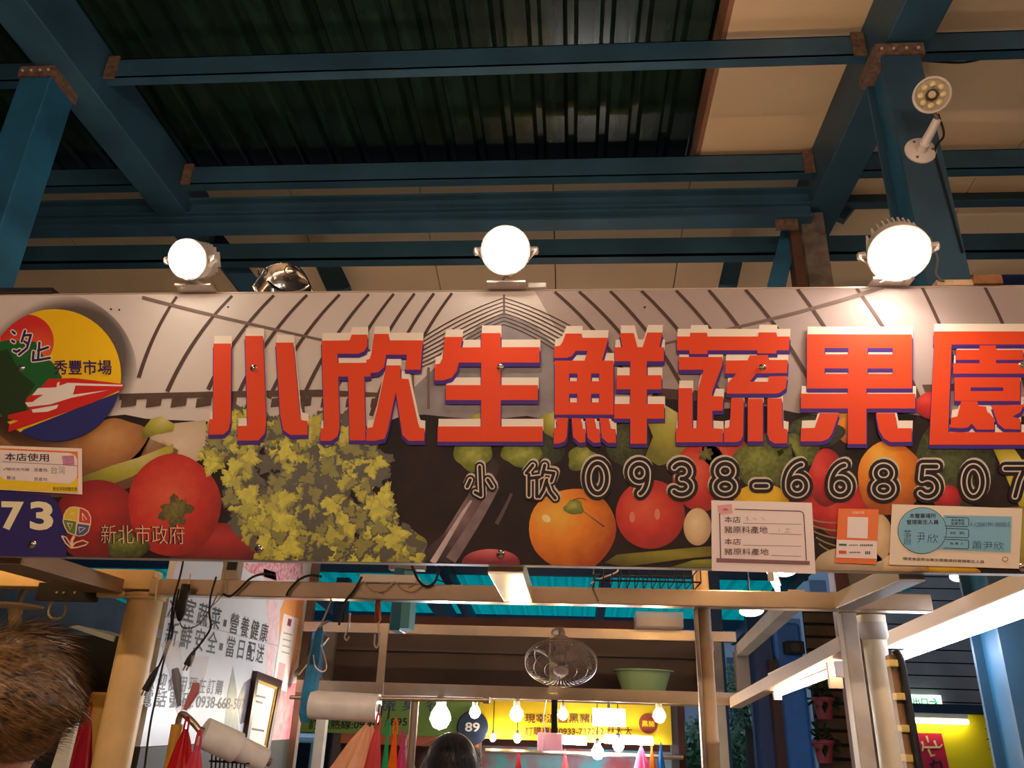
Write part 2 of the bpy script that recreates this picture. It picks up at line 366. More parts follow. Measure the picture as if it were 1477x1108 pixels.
def ell(cx, cy, rx, ry, n=36, rot=0.0, wob=0.0, seed=0):
    rg = random.Random(seed); ph = rg.random()*6
    out = []
    for k in range(n):
        t = 2*math.pi*k/n; q = 1+wob*math.sin(3*t+ph)+wob*.6*math.sin(5*t+ph*2)
        x, y = rx*q*math.cos(t), ry*q*math.sin(t); out.append((cx+x*math.cos(rot)-y*math.sin(rot), cy+x*math.sin(rot)+y*math.cos(rot)))
    return out
def clip(poly, cp):
    """Sutherland-Hodgman against a convex outline"""
    out = list(poly)
    area = sum(cp[i][0]*cp[(i+1) % len(cp)][1]-cp[(i+1) % len(cp)][0]*cp[i][1] for i in range(len(cp)))
    sg = 1 if area > 0 else -1
    for i in range(len(cp)):
        a, b = cp[i], cp[(i+1) % len(cp)]; src = out; out = []
        ins = lambda p: sg*((b[0]-a[0])*(p[1]-a[1])-(b[1]-a[1])*(p[0]-a[0])) >= 0
        for j in range(len(src)):
            p, q = src[j], src[(j+1) % len(src)]
            ip, iq = ins(p), ins(q)
            if ip: out.append(p)
            if ip != iq:
                d1 = (b[0]-a[0])*(p[1]-a[1])-(b[1]-a[1])*(p[0]-a[0]); d2 = (b[0]-a[0])*(q[1]-a[1])-(b[1]-a[1])*(q[0]-a[0])
                t = d1/(d1-d2); out.append((p[0]+(q[0]-p[0])*t, p[1]+(q[1]-p[1])*t))
        if not out: return []
    return out
def bez(pts, n=14):
    out = []
    for k in range(n+1):
        t = k/n; q = [Vector((p[0], p[1], 0)) for p in pts]
        while len(q) > 1: q = [q[i].lerp(q[i+1], t) for i in range(len(q)-1)]
        out.append((q[0].x, q[0].y))
    return out
def ribbon(pts, w0, w1=None):
    w1 = w0 if w1 is None else w1; L, R = [], []
    for i, p in enumerate(pts):
        a, b = pts[max(i-1, 0)], pts[min(i+1, len(pts)-1)]; dx, dy = b[0]-a[0], b[1]-a[1]; l = math.hypot(dx, dy) or 1
        w = (w0+(w1-w0)*i/max(len(pts)-1, 1))/2; L.append((p[0]-dy/l*w, p[1]+dx/l*w)); R.append((p[0]+dy/l*w, p[1]-dx/l*w))
    return L+R[::-1]
def quads(pts, w0, w1=None):
    r = ribbon(pts, w0, w1); n = len(pts)
    return [[r[i], r[i+1], r[2*n-2-i], r[2*n-1-i]] for i in range(n-1)]
top_y = lambda x: 430-.0125*x+1.0
bot_y = lambda x: 803+.0176*x-.5
def P2(p):
    d = p-CPOS; return (W/2+FOC*d.dot(RGT)/d.dot(FWD), H/2-FOC*d.dot(UPV)/d.dot(FWD))
signbox = [P2(Vector(c)) for c in ((XL+.002, YS, ZT-.001), (XR-.002, YS, ZT-.001), (XR-.002, YS, ZB_+.001), (XL+.002, YS, ZB_+.001))]
# --- greenhouse part of the print
g_dark = M('print_rib', (84, 64, 58), spec=.18, rough=.5); g_mid = M('print_grey_film', (158, 142, 140), spec=.18, rough=.5, noise=.12, scale=6)
flat('printed_greenhouse_shade', [clip([(760, 400), (1700, 400), (1700, 600), (1180, 640), (880, 640), (880, 520), (800, 470)], signbox)],
     M('print_grey_film_right', (176, 156, 150), spec=.18, rough=.5, noise=.10, scale=3), 1)
flat('printed_greenhouse_wall', [[(596, 560), (690, 470), (727, 452), (775, 472), (842, 545), (842, 625), (596, 625)]], M('print_end_wall', (150, 140, 140), spec=.18, rough=.5, noise=.2, scale=14), 2)
ribs = []
tops = [(255, 200, 545), (335, 241, 565), (395, 300, 562), (443, 345, 566), (490, 388, 575), (532, 430, 590), (568, 470, 600), (598, 505, 600), (626, 535, 600), (652, 560, 600)]
for tx, bx, by in tops:
    ribs.append(quads(bez([(tx, top_y(tx)), (tx-(tx-bx)*.62, 430+(by-430)*.40), (bx, by)]), 4.0, 6.0))
for k in range(8):
    y0 = 430+k*5.5; ribs.append(quads(bez([(727, y0), (690, y0+12), (640+k*1.5, y0+34+k*2), (592, 500+k*5)]), 1.6, 2.2))
    ribs.append(quads(bez([(727, y0), (768, y0+12), (812, y0+30+k*2), (880-k*2, 505+k*6)]), 1.6, 2.2))
for tx, bx, by in [(800, 905, 545), (835, 950, 560), (880, 985, 560), (925, 1040, 570), (975, 1085, 572), (1022, 1125, 575), (1075, 1180, 575), (1150, 1250, 590), (1235, 1330, 585), (1330, 1400, 600), (1420, 1480, 560), (1490, 1560, 560)]:
    ribs.append(quads(bez([(tx, top_y(tx)), (tx+(bx-tx)*.62, 430+(by-430)*.40), (bx, by)]), 4.5, 6.0))
ribs = [[q for q in (clip(p, signbox) for p in grp) if len(q) > 2] for grp in ribs]
for i, q in enumerate(ribs): flat('printed_rib', q, g_dark, 2.6+.02*(i % 40))
rails = [quads(bez([(205, 429), (330, 462), (420, 480), (560, 512)]), 5, 3), quads(bez([(1275, 414), (1150, 455), (1060, 472), (940, 500)]), 6, 3), quads(bez([(727, 425), (727, 455)]), 3)]
rails += [quads([(595, 510), (597, 600)], 3), quads([(618, 530), (618, 590)], 4), quads([(822, 530), (824, 600)], 3)]
for grp in rails: flat('printed_rail', [clip(q, signbox) for q in grp], M('print_rail', (118, 98, 90), spec=.18, rough=.5), 4)
band = [[(172, 568), (300, 565), (460, 562), (555, 567), (555, 572), (300, 573), (172, 577)]]
for k in range(11): band.append([(176+k*36, 575), (198+k*36, 572), (196+k*36, 585), (174+k*36, 588)])
band.append([(950, 560), (1110, 570), (1110, 584), (950, 575)]); band.append([(1330, 555), (1420, 552), (1420, 562), (1335, 566)])
for i, grp in enumerate(band): flat('printed_window', [grp], M('print_band_brown', (92, 70, 58), spec=.18, rough=.5, noise=.3, scale=20), 4+.02*i)
# --- vegetables: the dark ground of the photograph first
edge = [(-300, 612), (0, 610), (100, 606), (180, 598), (210, 604), (250, 606), (300, 608), (360, 612), (420, 606), (470, 612), (540, 615), (580, 600), (612, 598), (650, 602), (700, 606), (760, 600), (800, 608), (850, 600), (905, 608), (950, 560), (985, 566), (1040, 590), (1100, 585), (1150, 596), (1200, 600), (1260, 590), (1330, 600), (1400, 606), (1480, 600), (1640, 600)]
flat('printed_dark_ground', [clip(edge+[(1640, bot_y(1640)), (-300, bot_y(-300))], signbox)], M('print_dark_ground', (44, 27, 22), spec=.18, rough=.5, noise=.35, scale=9, rgb2=(26, 16, 16)), 4)
def veg(name, pts, mat, layer): 
    q = clip(pts, signbox)
    return flat(name, [q], mat, layer)
P_t = PRINTED('print_tomato', (228, 96, 62), (204, 48, 34), (118, 24, 24), .42, .58)
P_td = PRINTED('print_tomato_dark', (190, 52, 44), (150, 34, 32), (86, 22, 24), .5, .6)
P_pot = PRINTED('print_potato', (206, 150, 92), (176, 118, 66), (112, 68, 44), .45, .6)
P_cel = PRINTED('print_celery', (216, 200, 130), (176, 168, 60), (118, 112, 36), .6, .8)
P_leek = PRINTED('print_leek', (226, 202, 176), (206, 182, 150), (160, 136, 100), .6, .6)
P_or = PRINTED('print_orange_tomato', (246, 186, 70), (238, 136, 26), (170, 66, 16), .30, .66)
P_orp = PRINTED('print_orange_pepper', (246, 180, 60), (230, 128, 24), (150, 66, 24), .35, .75)
P_gr = PRINTED('print_green_leaf', (178, 178, 86), (128, 136, 44), (60, 66, 26), .5, .6, noise=.25, nscale=60)
P_br = PRINTED('print_broccoli', (136, 142, 56), (92, 98, 34), (44, 48, 24), .4, .6, noise=.35, nscale=90)
P_brd = PRINTED('print_dark_broccoli', (82, 88, 44), (54, 58, 30), (30, 30, 22), .4, .6, noise=.4, nscale=90)
P_pk = PRINTED('print_pink_radish', (216, 116, 112), (196, 82, 88), (130, 40, 52), .5, .9)
P_mu = PRINTED('print_mushroom', (240, 214, 172), (222, 188, 142), (160, 120, 86), .45, .6)
P_eg = PRINTED('print_eggplant', (150, 120, 120), (72, 50, 54), (30, 22, 24), .5, .5, noise=.15)
P_rp = PRINTED('print_red_pepper', (226, 70, 56), (192, 30, 30), (104, 18, 22), .35, .7, noise=.2)
P_ye = PRINTED('print_yellow_pepper', (246, 206, 54), (232, 182, 28), (170, 120, 20), .5, .7)
P_red = M('print_red', (206, 50, 36), spec=.18, rough=.5)
veg('printed_potato', ell(60, 660, 190, 60, seed=3, wob=.04), PRINTED('print_potato_far', (176, 124, 78), (140, 92, 60), (90, 58, 44), .6, .7), 5)
veg('printed_potato', ell(160, 640, 52, 34, rot=-.35, wob=.06, seed=1), P_pot, 6)
veg('printed_leek', [(196, 640), (240, 612), (296, 606), (304, 640), (292, 662), (220, 690), (180, 694)], P_leek, 5)
veg('printed_celery', [(112, 690), (160, 672), (200, 660), (250, 640), (250, 652), (190, 688), (112, 716)], P_cel, 7)
veg('printed_leaf', [(204, 622), (218, 604), (232, 600), (252, 612), (250, 622), (226, 626), (206, 634)], P_cel, 7)
veg('printed_tomato', ell(140, 752, 62, 60, seed=2), P_td, 8)
veg('printed_tomato', ell(312, 800, 68, 46, seed=5), P_td, 8)
veg('printed_tomato', ell(251, 729, 67, 74, seed=4, wob=.015), P_t, 9)
def calyx(cx, cy, r, layer, seed, n=7):
    rg = random.Random(seed); ps = [ell(cx, cy, r*.55, r*.5, 14)]
    for k in range(n):
        a = 2*math.pi*k/n+rg.uniform(-.2, .2); L = r*rg.uniform(.85, 1.1); w = .30
        ps.append([(cx+r*.3*math.cos(a-1), cy+r*.3*math.sin(a-1)), (cx+L*.8*math.cos(a-w), cy+L*.8*math.sin(a-w)), (cx+L*math.cos(a), cy+L*math.sin(a)), (cx+L*.8*math.cos(a+w), cy+L*.8*math.sin(a+w)), (cx+r*.3*math.cos(a+1), cy+r*.3*math.sin(a+1))])
    flat('printed_calyx', ps, PRINTED('print_calyx%d' % seed, (134, 122, 56), (92, 84, 36), (54, 44, 22), .45, .5, noise=.4, nscale=110), layer)
calyx(253, 737, 27, 10, 1); 
flat('printed_calyx', [clip(ell(182, 790, 30, 22, 20, wob=.15, seed=8), signbox)], P_br, 10)
# lettuce: frilled leaves one over the other, in four printed greens
def frill(cx, cy, r, seed, sc=1.0, dx=0, dy=0):
    rg = random.Random(seed); n = 34; out = []; ph = rg.random()*6; el = rg.uniform(.6, 1.0); ro = rg.random()*3
    for k in range(n):
        t = 2*math.pi*k/n; q = r*sc*(1+.28*math.sin(3*t+ph)+.16*math.sin(7*t+ph*2)+(.20 if k % 2 else -.20)*rg.random())
        x, y = q*math.cos(t), q*el*math.sin(t); out.append((cx+dx+x*math.cos(ro)-y*math.sin(ro), cy+dy+x*math.sin(ro)+y*math.cos(ro)))
    return out
letm = [M('print_lettuce_%d' % i, c, rough=.4, noise=.22, scale=45) for i, c in enumerate([(60, 54, 16), (128, 122, 14), (176, 168, 18), (206, 198, 40)])]
letpoly = [(296, 640), (312, 612), (352, 600), (400, 606), (450, 612), (500, 620), (540, 640), (556, 690), (562, 740), (572, 770), (596, 782), (600, 812), (380, 812), (360, 790), (336, 745), (318, 700), (300, 672)]
def inside(p, poly):
    c = False
    for i in range(len(poly)):
        a, b = poly[i], poly[i-1]
        if (a[1] > p[1]) != (b[1] > p[1]) and p[0] < (b[0]-a[0])*(p[1]-a[1])/(b[1]-a[1])+a[0]: c = not c
    return c
lay = [MB() for _ in range(9)]; rg = random.Random(11); cnt = 0
for t in range(9):
    mb = lay[t]; mb.flat = True
    for k in range(40 if t else 60):
        for _ in range(30):
            c = (rg.uniform(295, 600), rg.uniform(598, 812))
            if inside(c, letpoly): break
        dk = 1 if (420 < c[0] < 480 and 660 < c[1] < 790) else 0
        lv = 0 if t == 0 else rg.choice([0, 1, 1, 2, 2, 3, 3, 3] if not dk else [0, 0, 1, 1, 2])
        if (370 < c[0] < 395 and 640 < c[1] < 715) and t: continue
        sd = rg.random(); r = rg.uniform(8, 19) if t else 22
        for lv2, sc, ox, oy in ((max(0, lv-1), 1.0, 0, 0), (lv, .82, -r*.10, -r*.10)):
            q = clip(frill(c[0], c[1], r, sd, sc, ox, oy), signbox)
            if len(q) > 2: mb.cur = lv2; cnt += 1; mb.poly([S(x, y, 9+cnt*.007) for x, y in q])
whole = MB(); whole.flat = True
for mb in lay:
    o0 = len(whole.v); whole.v += mb.v; whole.f += [tuple(i+o0 for i in f) for f in mb.f]; whole.mi += mb.mi
whole.build('printed_lettuce', letm, sign)
# middle and right
veg('printed_eggplant', [(596, 808), (640, 770), (690, 690), (712, 660), (722, 672), (700, 730), (664, 800), (650, 812)], P_eg, 6)
flat('printed_eggplant_gleam', [clip(q, signbox) for q in quads(bez([(624, 812), (650, 770), (668, 738), (680, 722)]), 9, 3)], M('print_gleam', (206, 186, 180), spec=.18, rough=.5, noise=.15, scale=50), 7)
flat('printed_eggplant_gleam', [clip(q, signbox) for q in quads(bez([(650, 808), (672, 775), (695, 740), (715, 700)]), 16, 12)], M('print_gleam_soft', (134, 112, 114), spec=.18, rough=.5, noise=.2, scale=30), 7)
flat('printed_eggplant_gleam', [clip(q, signbox) for q in quads(bez([(716, 756), (728, 735), (738, 712)]), 6, 4)], M('print_gleam_dim', (96, 78, 80), spec=.18, rough=.5), 7)
veg('printed_leaf', ell(590, 786, 24, 22, wob=.08, seed=4), PRINTED('print_leaf_lime', (176, 172, 60), (146, 146, 34), (88, 86, 26), .4, .6), 9)
veg('printed_radish', ell(708, 812, 42, 20), P_pk, 7)
for x, y, rx, ry, mm in [(682, 656, 28, 22, P_gr), (752, 656, 30, 16, P_gr), (840, 662, 22, 18, P_gr), (700, 610, 26, 14, P_cel), (800, 612, 20, 20, P_cel), (775, 650, 40, 30, P_brd), (905, 640, 32, 36, P_brd)]:
    veg('printed_leaf', ell(x, y, rx, ry, wob=.1, seed=int(x)), mm, 5 if mm is P_brd else 6)
veg('printed_celery', [(935, 570), (985, 600), (990, 640), (1000, 660), (950, 672), (930, 660), (942, 630), (930, 600)], P_cel, 6)
veg('printed_tomato', ell(1012, 688, 42, 50), P_t, 7); veg('printed_tomato', ell(1046, 652, 34, 26), P_t, 7)
calyx(1018, 655, 12, 8, 3)
veg('printed_broccoli', ell(1106, 668, 46, 42, wob=.07, seed=6), P_br, 8); veg('printed_broccoli', ell(1150, 652, 30, 26, wob=.08, seed=7), P_br, 8); veg('printed_broccoli', ell(1175, 625, 40, 24, wob=.1, seed=3), P_brd, 7)
veg('printed_yellow_pepper', ell(1098, 722, 40, 24), P_ye, 9)
veg('printed_red_pepper', ell(1192, 690, 26, 42, wob=.05, seed=2), P_rp, 9); veg('printed_red_pepper', ell(1222, 735, 56, 40, wob=.05, seed=9), P_rp, 8)
veg('printed_red_pepper', ell(1160, 735, 60, 30), P_td, 7)
veg('printed_orange_pepper', ell(1284, 690, 48, 54, wob=.03, seed=3), P_orp, 10); veg('printed_orange_pepper', ell(1222, 610, 16, 30), P_orp, 6)
veg('printed_broccoli', ell(1378, 672, 58, 66, wob=.06, seed=12), P_brd, 8)
veg('printed_red_pepper', ell(1366, 718, 22, 18), P_rp, 9); veg('printed_red_pepper', ell(1345, 585, 24, 20), P_rp, 9)
veg('printed_squash', [(1432, 646), (1462, 646), (1500, 700), (1500, 735), (1470, 730)], PRINTED('print_squash', (226, 208, 84), (206, 186, 60), (150, 130, 40), .5, .5), 9)
veg('printed_squash', [(1400, 735), (1520, 728), (1600, 760), (1600, 830), (1480, 828), (1420, 790)], PRINTED('print_squash2', (204, 190, 90), (168, 150, 56), (110, 92, 40), .5, .5), 7)
veg('printed_onion', ell(1262, 775, 26, 36), P_mu, 9); veg('printed_onion', ell(1225, 815, 50, 26), P_leek, 9); veg('printed_onion', ell(1300, 822, 40, 24), P_mu, 8)
veg('printed_squash', ell(1365, 826, 50, 12), P_ye, 8)
for k in range(5): flat('printed_stalk', [clip(q, signbox) for q in quads(bez([(1165+k*4, 748+k*9), (1195, 758+k*10), (1230, 752+k*13)]), 2.2)], M('print_stalk', (150, 126, 88), spec=.18, rough=.5), 8)
veg('printed_orange_tomato', ell(826, 764, 63, 60, wob=.02, seed=5), P_or, 10)
flat('printed_calyx', [ell(828, 732, 14, 11, 16, wob=.12, seed=2)], P_gr, 11)
flat('printed_calyx', quads(bez([(842, 738), (858, 750), (872, 760)]), 1.6)+quads(bez([(826, 722), (838, 716), (846, 722)]), 1.6), P_br, 11)
veg('printed_tomato', ell(938, 742, 50, 50), P_t, 9)
veg('printed_mushroom', ell(1006, 760, 20, 27), P_mu, 10)
veg('printed_bean', [(872, 812), (890, 800), (1000, 790), (1050, 786), (1050, 800), (990, 806), (900, 818)], PRINTED('print_bean', (150, 140, 40), (118, 108, 28), (70, 62, 24), .5, .6), 10)
veg('printed_bean', [(930, 830), (1000, 808), (1060, 804), (1060, 830)], PRINTED('print_bean2', (150, 150, 48), (120, 122, 36), (84, 84, 28), .5, .6), 9)
for cx, cy in ((912, 746), (948, 742)): flat('printed_gleam', [ell(cx, cy, 4, 8)], M('print_red_gleam', (226, 130, 110), spec=.18, rough=.5), 11)
flat('printed_gleam', [ell(788, 748, 7, 5, rot=.6)], M('print_yellow_gleam', (250, 226, 160), spec=.18, rough=.5), 11)

# --- the seven big characters: white shadow above, violet below, red on top
def zm(ox, oy, s): return lambda pts: [(ox+x/s, oy+y/s) for x, y in pts]
def rc(x0, y0, x1, y1): return [(x0, y0), (x1, y0), (x1, y1), (x0, y1)]
A = zm(290, 450, 4.344); B = zm(610, 450, 4.103); Cc = zm(960, 450, 5.275); D = zm(1140, 450, 5.274); E_ = zm(1320, 450, 5.274)
def holes(x0, x1, y0, y1, cols, rows, z):
    """a block with square openings, as strips"""
    out = []; ys = [y0]+[v for r in rows for v in r]+[y1]
    for i in range(0, len(ys), 2): out.append(z(rc(x0, ys[i], x1, ys[i+1])))
    xs = [x0]+[v for c in cols for v in c]+[x1]
    for r in rows:
        for i in range(0, len(xs), 2): out.append(z(rc(xs[i], r[0], xs[i+1], r[1])))
    return out
chars = [
 [A([(78,198),(188,198),(186,690),(172,740),(140,768),(48,770),(52,672),(76,672)]),
  A([(275,150),(388,150),(408,700),(400,760),(360,805),(228,807),(230,715),(292,713)]),
  A([(468,192),(578,192),(620,640),(630,678),(668,684),(668,770),(560,772),(515,740),(495,640)])],
 [A([(755,180),(930,178),(945,142),(1042,142),(1042,215),(1020,248),(985,262),(855,262),(868,730),(855,780),(815,808),(748,808),(748,730),(772,728)]),
  A([(855,320),(1062,318),(1062,405),(858,405)]), A([(922,400),(1022,400),(1030,805),(930,805)]),
  A([(1085,138),(1175,138),(1180,178),(1390,178),(1375,362),(1280,362),(1290,268),(1160,268),(1148,345),(1110,378),(1045,385),(1035,300),(1055,295),(1068,260)]),
  A([(1160,335),(1250,335),(1250,418),(1300,420),(1358,690),(1370,725),(1400,730),(1398,808),(1300,808),(1262,770),(1220,500),(1170,740),(1150,795),(1090,808),(1035,808),(1038,728),(1075,722),(1100,620)])],
 [B(rc(345,125,460,680)), B([(130,148),(235,148),(225,210),(690,208),(690,300),(212,300),(200,350),(170,390),(120,405),(68,405),(70,312),(100,305),(118,270)]),
  B(rc(135,433,680,522)), B(rc(88,678,708,768))],
 [B([(845,128),(940,128),(940,153),(1095,153),(1090,185),(1060,290),(955,290),(975,230),(905,230),(880,262),(850,272),(775,272),(778,205),(810,200),(825,180)])]
  + holes(780, 1128, 288, 608, [(865, 915), (995, 1045)], [(365, 410), (485, 535)], B)
  + [B([(790,625),(858,628),(852,735),(840,765),(805,780),(775,780),(775,690),(795,680)]), B([(880,628),(935,630),(945,690),(962,695),(960,770),(925,775),(890,740)]),
     B([(962,628),(1015,630),(1025,690),(1045,695),(1050,772),(1010,775),(975,745)]), B([(1045,628),(1100,630),(1112,690),(1140,695),(1143,775),(1095,775),(1060,745)]),
     B([(1165,125),(1248,125),(1270,208),(1300,208),(1328,122),(1418,122),(1400,208),(1428,210),(1425,292),(1135,292),(1135,210),(1180,208)]),
     B(rc(1228,290,1325,780)), B(rc(1145,375,1412,458)), B(rc(1132,545,1428,632))],
 [Cc([(85,187),(185,187),(187,158),(315,158),(320,187),(705,187),(708,156),(845,156),(843,187),(945,187),(938,292),(845,292),(843,315),(700,315),(698,292),(320,292),(318,320),(185,320),(180,292),(88,292)]),
  Cc([(100,343),(432,343),(432,400),(355,610),(355,640),(440,645),(435,750),(355,752),(358,885),(435,890),(435,990),(80,992),(78,885),(240,885),(245,600),(290,440),(103,440)]),
  Cc(rc(98,580,204,900)),
  Cc([(455,370),(625,368),(640,330),(778,328),(790,365),(930,365),(925,465),(690,468),(640,530),(780,532),(790,490),(925,488),(915,580),(870,615),(840,622),(465,622),(470,545),(540,470),(455,468)]),
  Cc([(500,655),(595,658),(590,940),(570,980),(540,990),(445,990),(445,888),(480,880),(490,860)]), Cc(rc(626,660,740,985)),
  Cc([(775,658),(885,658),(892,885),(930,895),(925,1000),(830,1000),(790,975),(775,930)])],
 holes(126, 925, 170, 583, [(260, 442), (586, 780)], [(275, 322), (430, 470)], D)
  + [D(rc(438,580,578,1005)), D(rc(80,622,950,735)), D([(225,770),(370,770),(320,920),(290,965),(240,985),(78,985),(82,885),(185,882)]),
     D([(650,770),(795,770),(815,885),(925,885),(922,988),(760,990),(710,960),(675,900)])],
 [E_(rc(140,148,1010,248)), E_([(150,148),(280,148),(248,1010),(108,1010)]), E_(rc(112,915,1010,1010)), E_(rc(880,148,1010,1010)),
  E_(rc(490,255,615,392)), E_(rc(312,288,820,365)), E_(rc(290,390,830,470))] + holes(300, 798, 498, 678, [(422, 670)], [(575, 602)], E_)
  + [E_([(350,680),(475,680),(480,715),(540,720),(545,760),(565,770),(600,810),(600,895),(470,895),(430,850),(400,880),(340,885),(265,880),(275,805),(320,795)]),
     E_([(580,712),(830,705),(800,765),(740,795),(800,815),(800,895),(680,890),(630,850),(600,770)])],
]
ink_red = M('ink_vermilion', (232, 74, 34), spec=.18, rough=.5); ink_v = M('ink_violet', (72, 42, 130), spec=.18, rough=.5); ink_cream = M('ink_cream', (244, 226, 208), spec=.18, rough=.5)
names = ['small', 'joy', 'life', 'fresh', 'greens', 'fruit', 'garden']
for i, ch in enumerate(chars):
    sh = lambda dx, dy: [[(x+dx, y+dy) for x, y in p] for p in ch]
    t = flat('red_character', ch, ink_red, 17.2)
    flat('cream_shadow', sh(1.2, -11)+sh(.8, -5), ink_cream, 14.3, t)
    flat('violet_shadow', sh(1.4, 6)+sh(-.9, 5.5)+sh(.5, 3), ink_v, 15.7, t)

# --- phone line: strokes drawn four times, each narrower
def arc(cx, cy, rx, ry, a0, a1, n=14): return [(cx+rx*math.cos(math.radians(a0+(a1-a0)*k/n)), cy+ry*math.sin(math.radians(a0+(a1-a0)*k/n))) for k in range(n+1)]
GL = {
 '0': [arc(0, 0, 13.5, 22, 0, 360, 24)],
 '9': [arc(0, -9, 12, 13, 0, 360, 20), [(12, -9)]+arc(-2, -6, 14, 28, 0, 75, 10)],
 '3': [arc(-1, -11, 12, 11, -150, 90, 14), arc(-1, 11, 14, 11.5, -90, 140, 14)],
 '8': [arc(0, -11.5, 11.5, 10.5, 0, 360, 20), arc(0, 11, 14, 11.5, 0, 360, 20)],
 '-': [[(-8, 5), (8, 5)]],
 '6': [arc(0, 9, 13, 13, 0, 360, 20), arc(9, 8, 22, 30, 185, 262, 10)],
 '5': [[(12, -22), (-8, -22), (-10, -4)]+arc(-1, 8, 14, 13.5, -125, 140, 14)],
 '7': [[(-14, -20), (14, -20), (6, -2), (0, 20)]],
 'S': [[(2, -24), (4, 22), (-5, 17)], [(-13, -3), (-18, 8)], [(15, -3), (22, 8)]],
 'X': [[(-12, -24), (-22, -12)], [(-18, -10), (-18, 22)], [(-18, -4), (-2, -6)], [(-6, -4), (-6, 24)], [(6, -24), (2, -8)], [(3, -14), (20, -12), (16, 0)], [(9, -2), (4, 14), (-2, 24)], [(9, 2), (14, 16), (22, 26)]],
}
line = [('S', 690, 695, .9), ('X', 780, 694, .95), ('0', 862, 690, 1), ('9', 922, 691, 1), ('3', 984, 691, 1), ('8', 1046, 691, 1), ('-', 1098, 696, 1), ('6', 1150, 692, 1), ('6', 1212, 693, 1), ('8', 1274.5, 694, 1), ('5', 1339, 695, 1), ('0', 1404, 695, 1), ('7', 1464, 696, 1)]
def stroke(mb, pts, r, layer):
    st = .016
    for i in range(len(pts)-1):
        for q in quads([pts[i], pts[i+1]], 2*r): mb.poly([S(x, y, layer+st*(len(mb.f) % 50)) for x, y in q])
    for p in pts: mb.poly([S(x, y, layer+st*(len(mb.f) % 50)) for x, y in ell(p[0], p[1], r, r, 12)])
for g, gx, gy, sc in line:
    parts = []
    han = g in 'SX'
    for nm, r, dx, dy, mat, l in (('pale_shadow', 10.3 if not han else 7.6, 1.2 if gx > 1180 or han else -1.2, -2.6, M('ink_pale', (206, 190, 172), spec=.18, rough=.5), 14), ('black_outline', 10 if not han else 7.2, 0, 0, ink_k, 15), ('white_line', 5 if not han else 4.2, 0, 0, M('ink_offwhite', (226, 206, 190), spec=.18, rough=.5), 16), ('black_core', 2.9 if not han else 2.3, 0, 0, ink_k, 17)):
        mb = MB(); mb.flat = True
        for st in GL[g]: stroke(mb, [(gx+dx+x*sc, gy+dy+y*sc) for x, y in st], r, l)
        parts.append((nm, mb, mat))
    root = parts[1][1].build('phone_digit' if not han else 'name_character', ink_k, sign)
    for nm, mb, mat in (parts[0], parts[2], parts[3]): mb.build(nm, mat, root)

# --- round market emblem at the left end
Z1 = zm(0, 430, 5.275)
disc = ell(78.7, 541.5, 96, 95.5, 64)
em = flat('market_emblem', [disc], M('ink_yellow', (240, 190, 18), spec=.18, rough=.5), 13)
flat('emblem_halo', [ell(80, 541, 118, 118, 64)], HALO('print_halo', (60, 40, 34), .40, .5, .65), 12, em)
sunp = PRINTED('ink_sun', (238, 130, 60), (222, 84, 46), (208, 46, 40), .6, .0, noise=.0, stops=(.2, .5, .8))
flat('emblem_sun', [clip(Z1(ell(205, 330, 205, 205)), disc)], sunp, 13.5, em)
flat('emblem_hill', [clip(Z1([(-60, 345), (60, 318), (180, 330), (265, 330), (330, 440), (400, 490), (470, 600), (470, 700), (200, 900), (-60, 960)]), disc)], M('ink_green', (30, 96, 44), spec=.18, rough=.5), 14, em)
flat('emblem_hill', [clip(Z1([(-80, 420), (60, 390), (150, 560), (270, 660), (200, 760), (200, 900), (-80, 980)]), disc)], M('ink_dark_green', (38, 58, 30), spec=.18, rough=.5), 14.5, em)
flat('emblem_sea', [clip(Z1([(180, 1000), (560, 850), (950, 700), (1000, 1150), (0, 1150)]), disc)], M('ink_navy', (40, 44, 108), spec=.18, rough=.5), 14, em)
ink_tr = M('ink_train_red', (206, 40, 34), spec=.18, rough=.5)
flat('emblem_train', [Z1([(62, 890), (230, 850), (190, 800), (205, 760), (300, 690), (370, 615), (560, 608), (945, 655), (930, 690), (700, 800), (470, 880), (65, 1020), (68, 965), (140, 935), (62, 918)])], ink_tr, 15.5, em)
flat('emblem_train_white', [Z1([(290, 685), (420, 680), (515, 645), (935, 660), (930, 672), (575, 665), (555, 735), (830, 700), (540, 760), (380, 810), (215, 828), (190, 795), (250, 790), (275, 770), (330, 735), (245, 740)]), Z1([(240, 848), (445, 812), (430, 840), (360, 865), (250, 872)]), Z1([(435, 645), (455, 635), (452, 670), (430, 672)])], ink_w, 16, em)
mb = MB(); mb.flat = True
text_fit(mb, '秀豐市場', S(*Z1([(408, 582)])[0], 16.4), S(*Z1([(850, 582)])[0], 16.4), S(*Z1([(408, 472)])[0], 16.4), bold=.012)
mb.build('emblem_lettering', M('ink_emblem_violet', (48, 30, 84), spec=.18, rough=.5), em)
for wv, l, mt in ((6.0, 16, ink_w), (3.2, 16.5, MATS['ink_emblem_violet'])):
    mb = MB(); mb.flat = True
    for st in ([(95, 255), (112, 270)], [(92, 325), (108, 335)], [(105, 400), (125, 410), (150, 395)], [(190, 250), (165, 330)], [(180, 285), (235, 280), (205, 380), (145, 430)], [(185, 330), (215, 350)],
               [(300, 340), (290, 460)], [(290, 400), (365, 375)], [(255, 410), (250, 475), (300, 470), (380, 455)]):
        stroke(mb, Z1(st), wv/2*1.1, l)
    mb.build('emblem_script', mt, em)
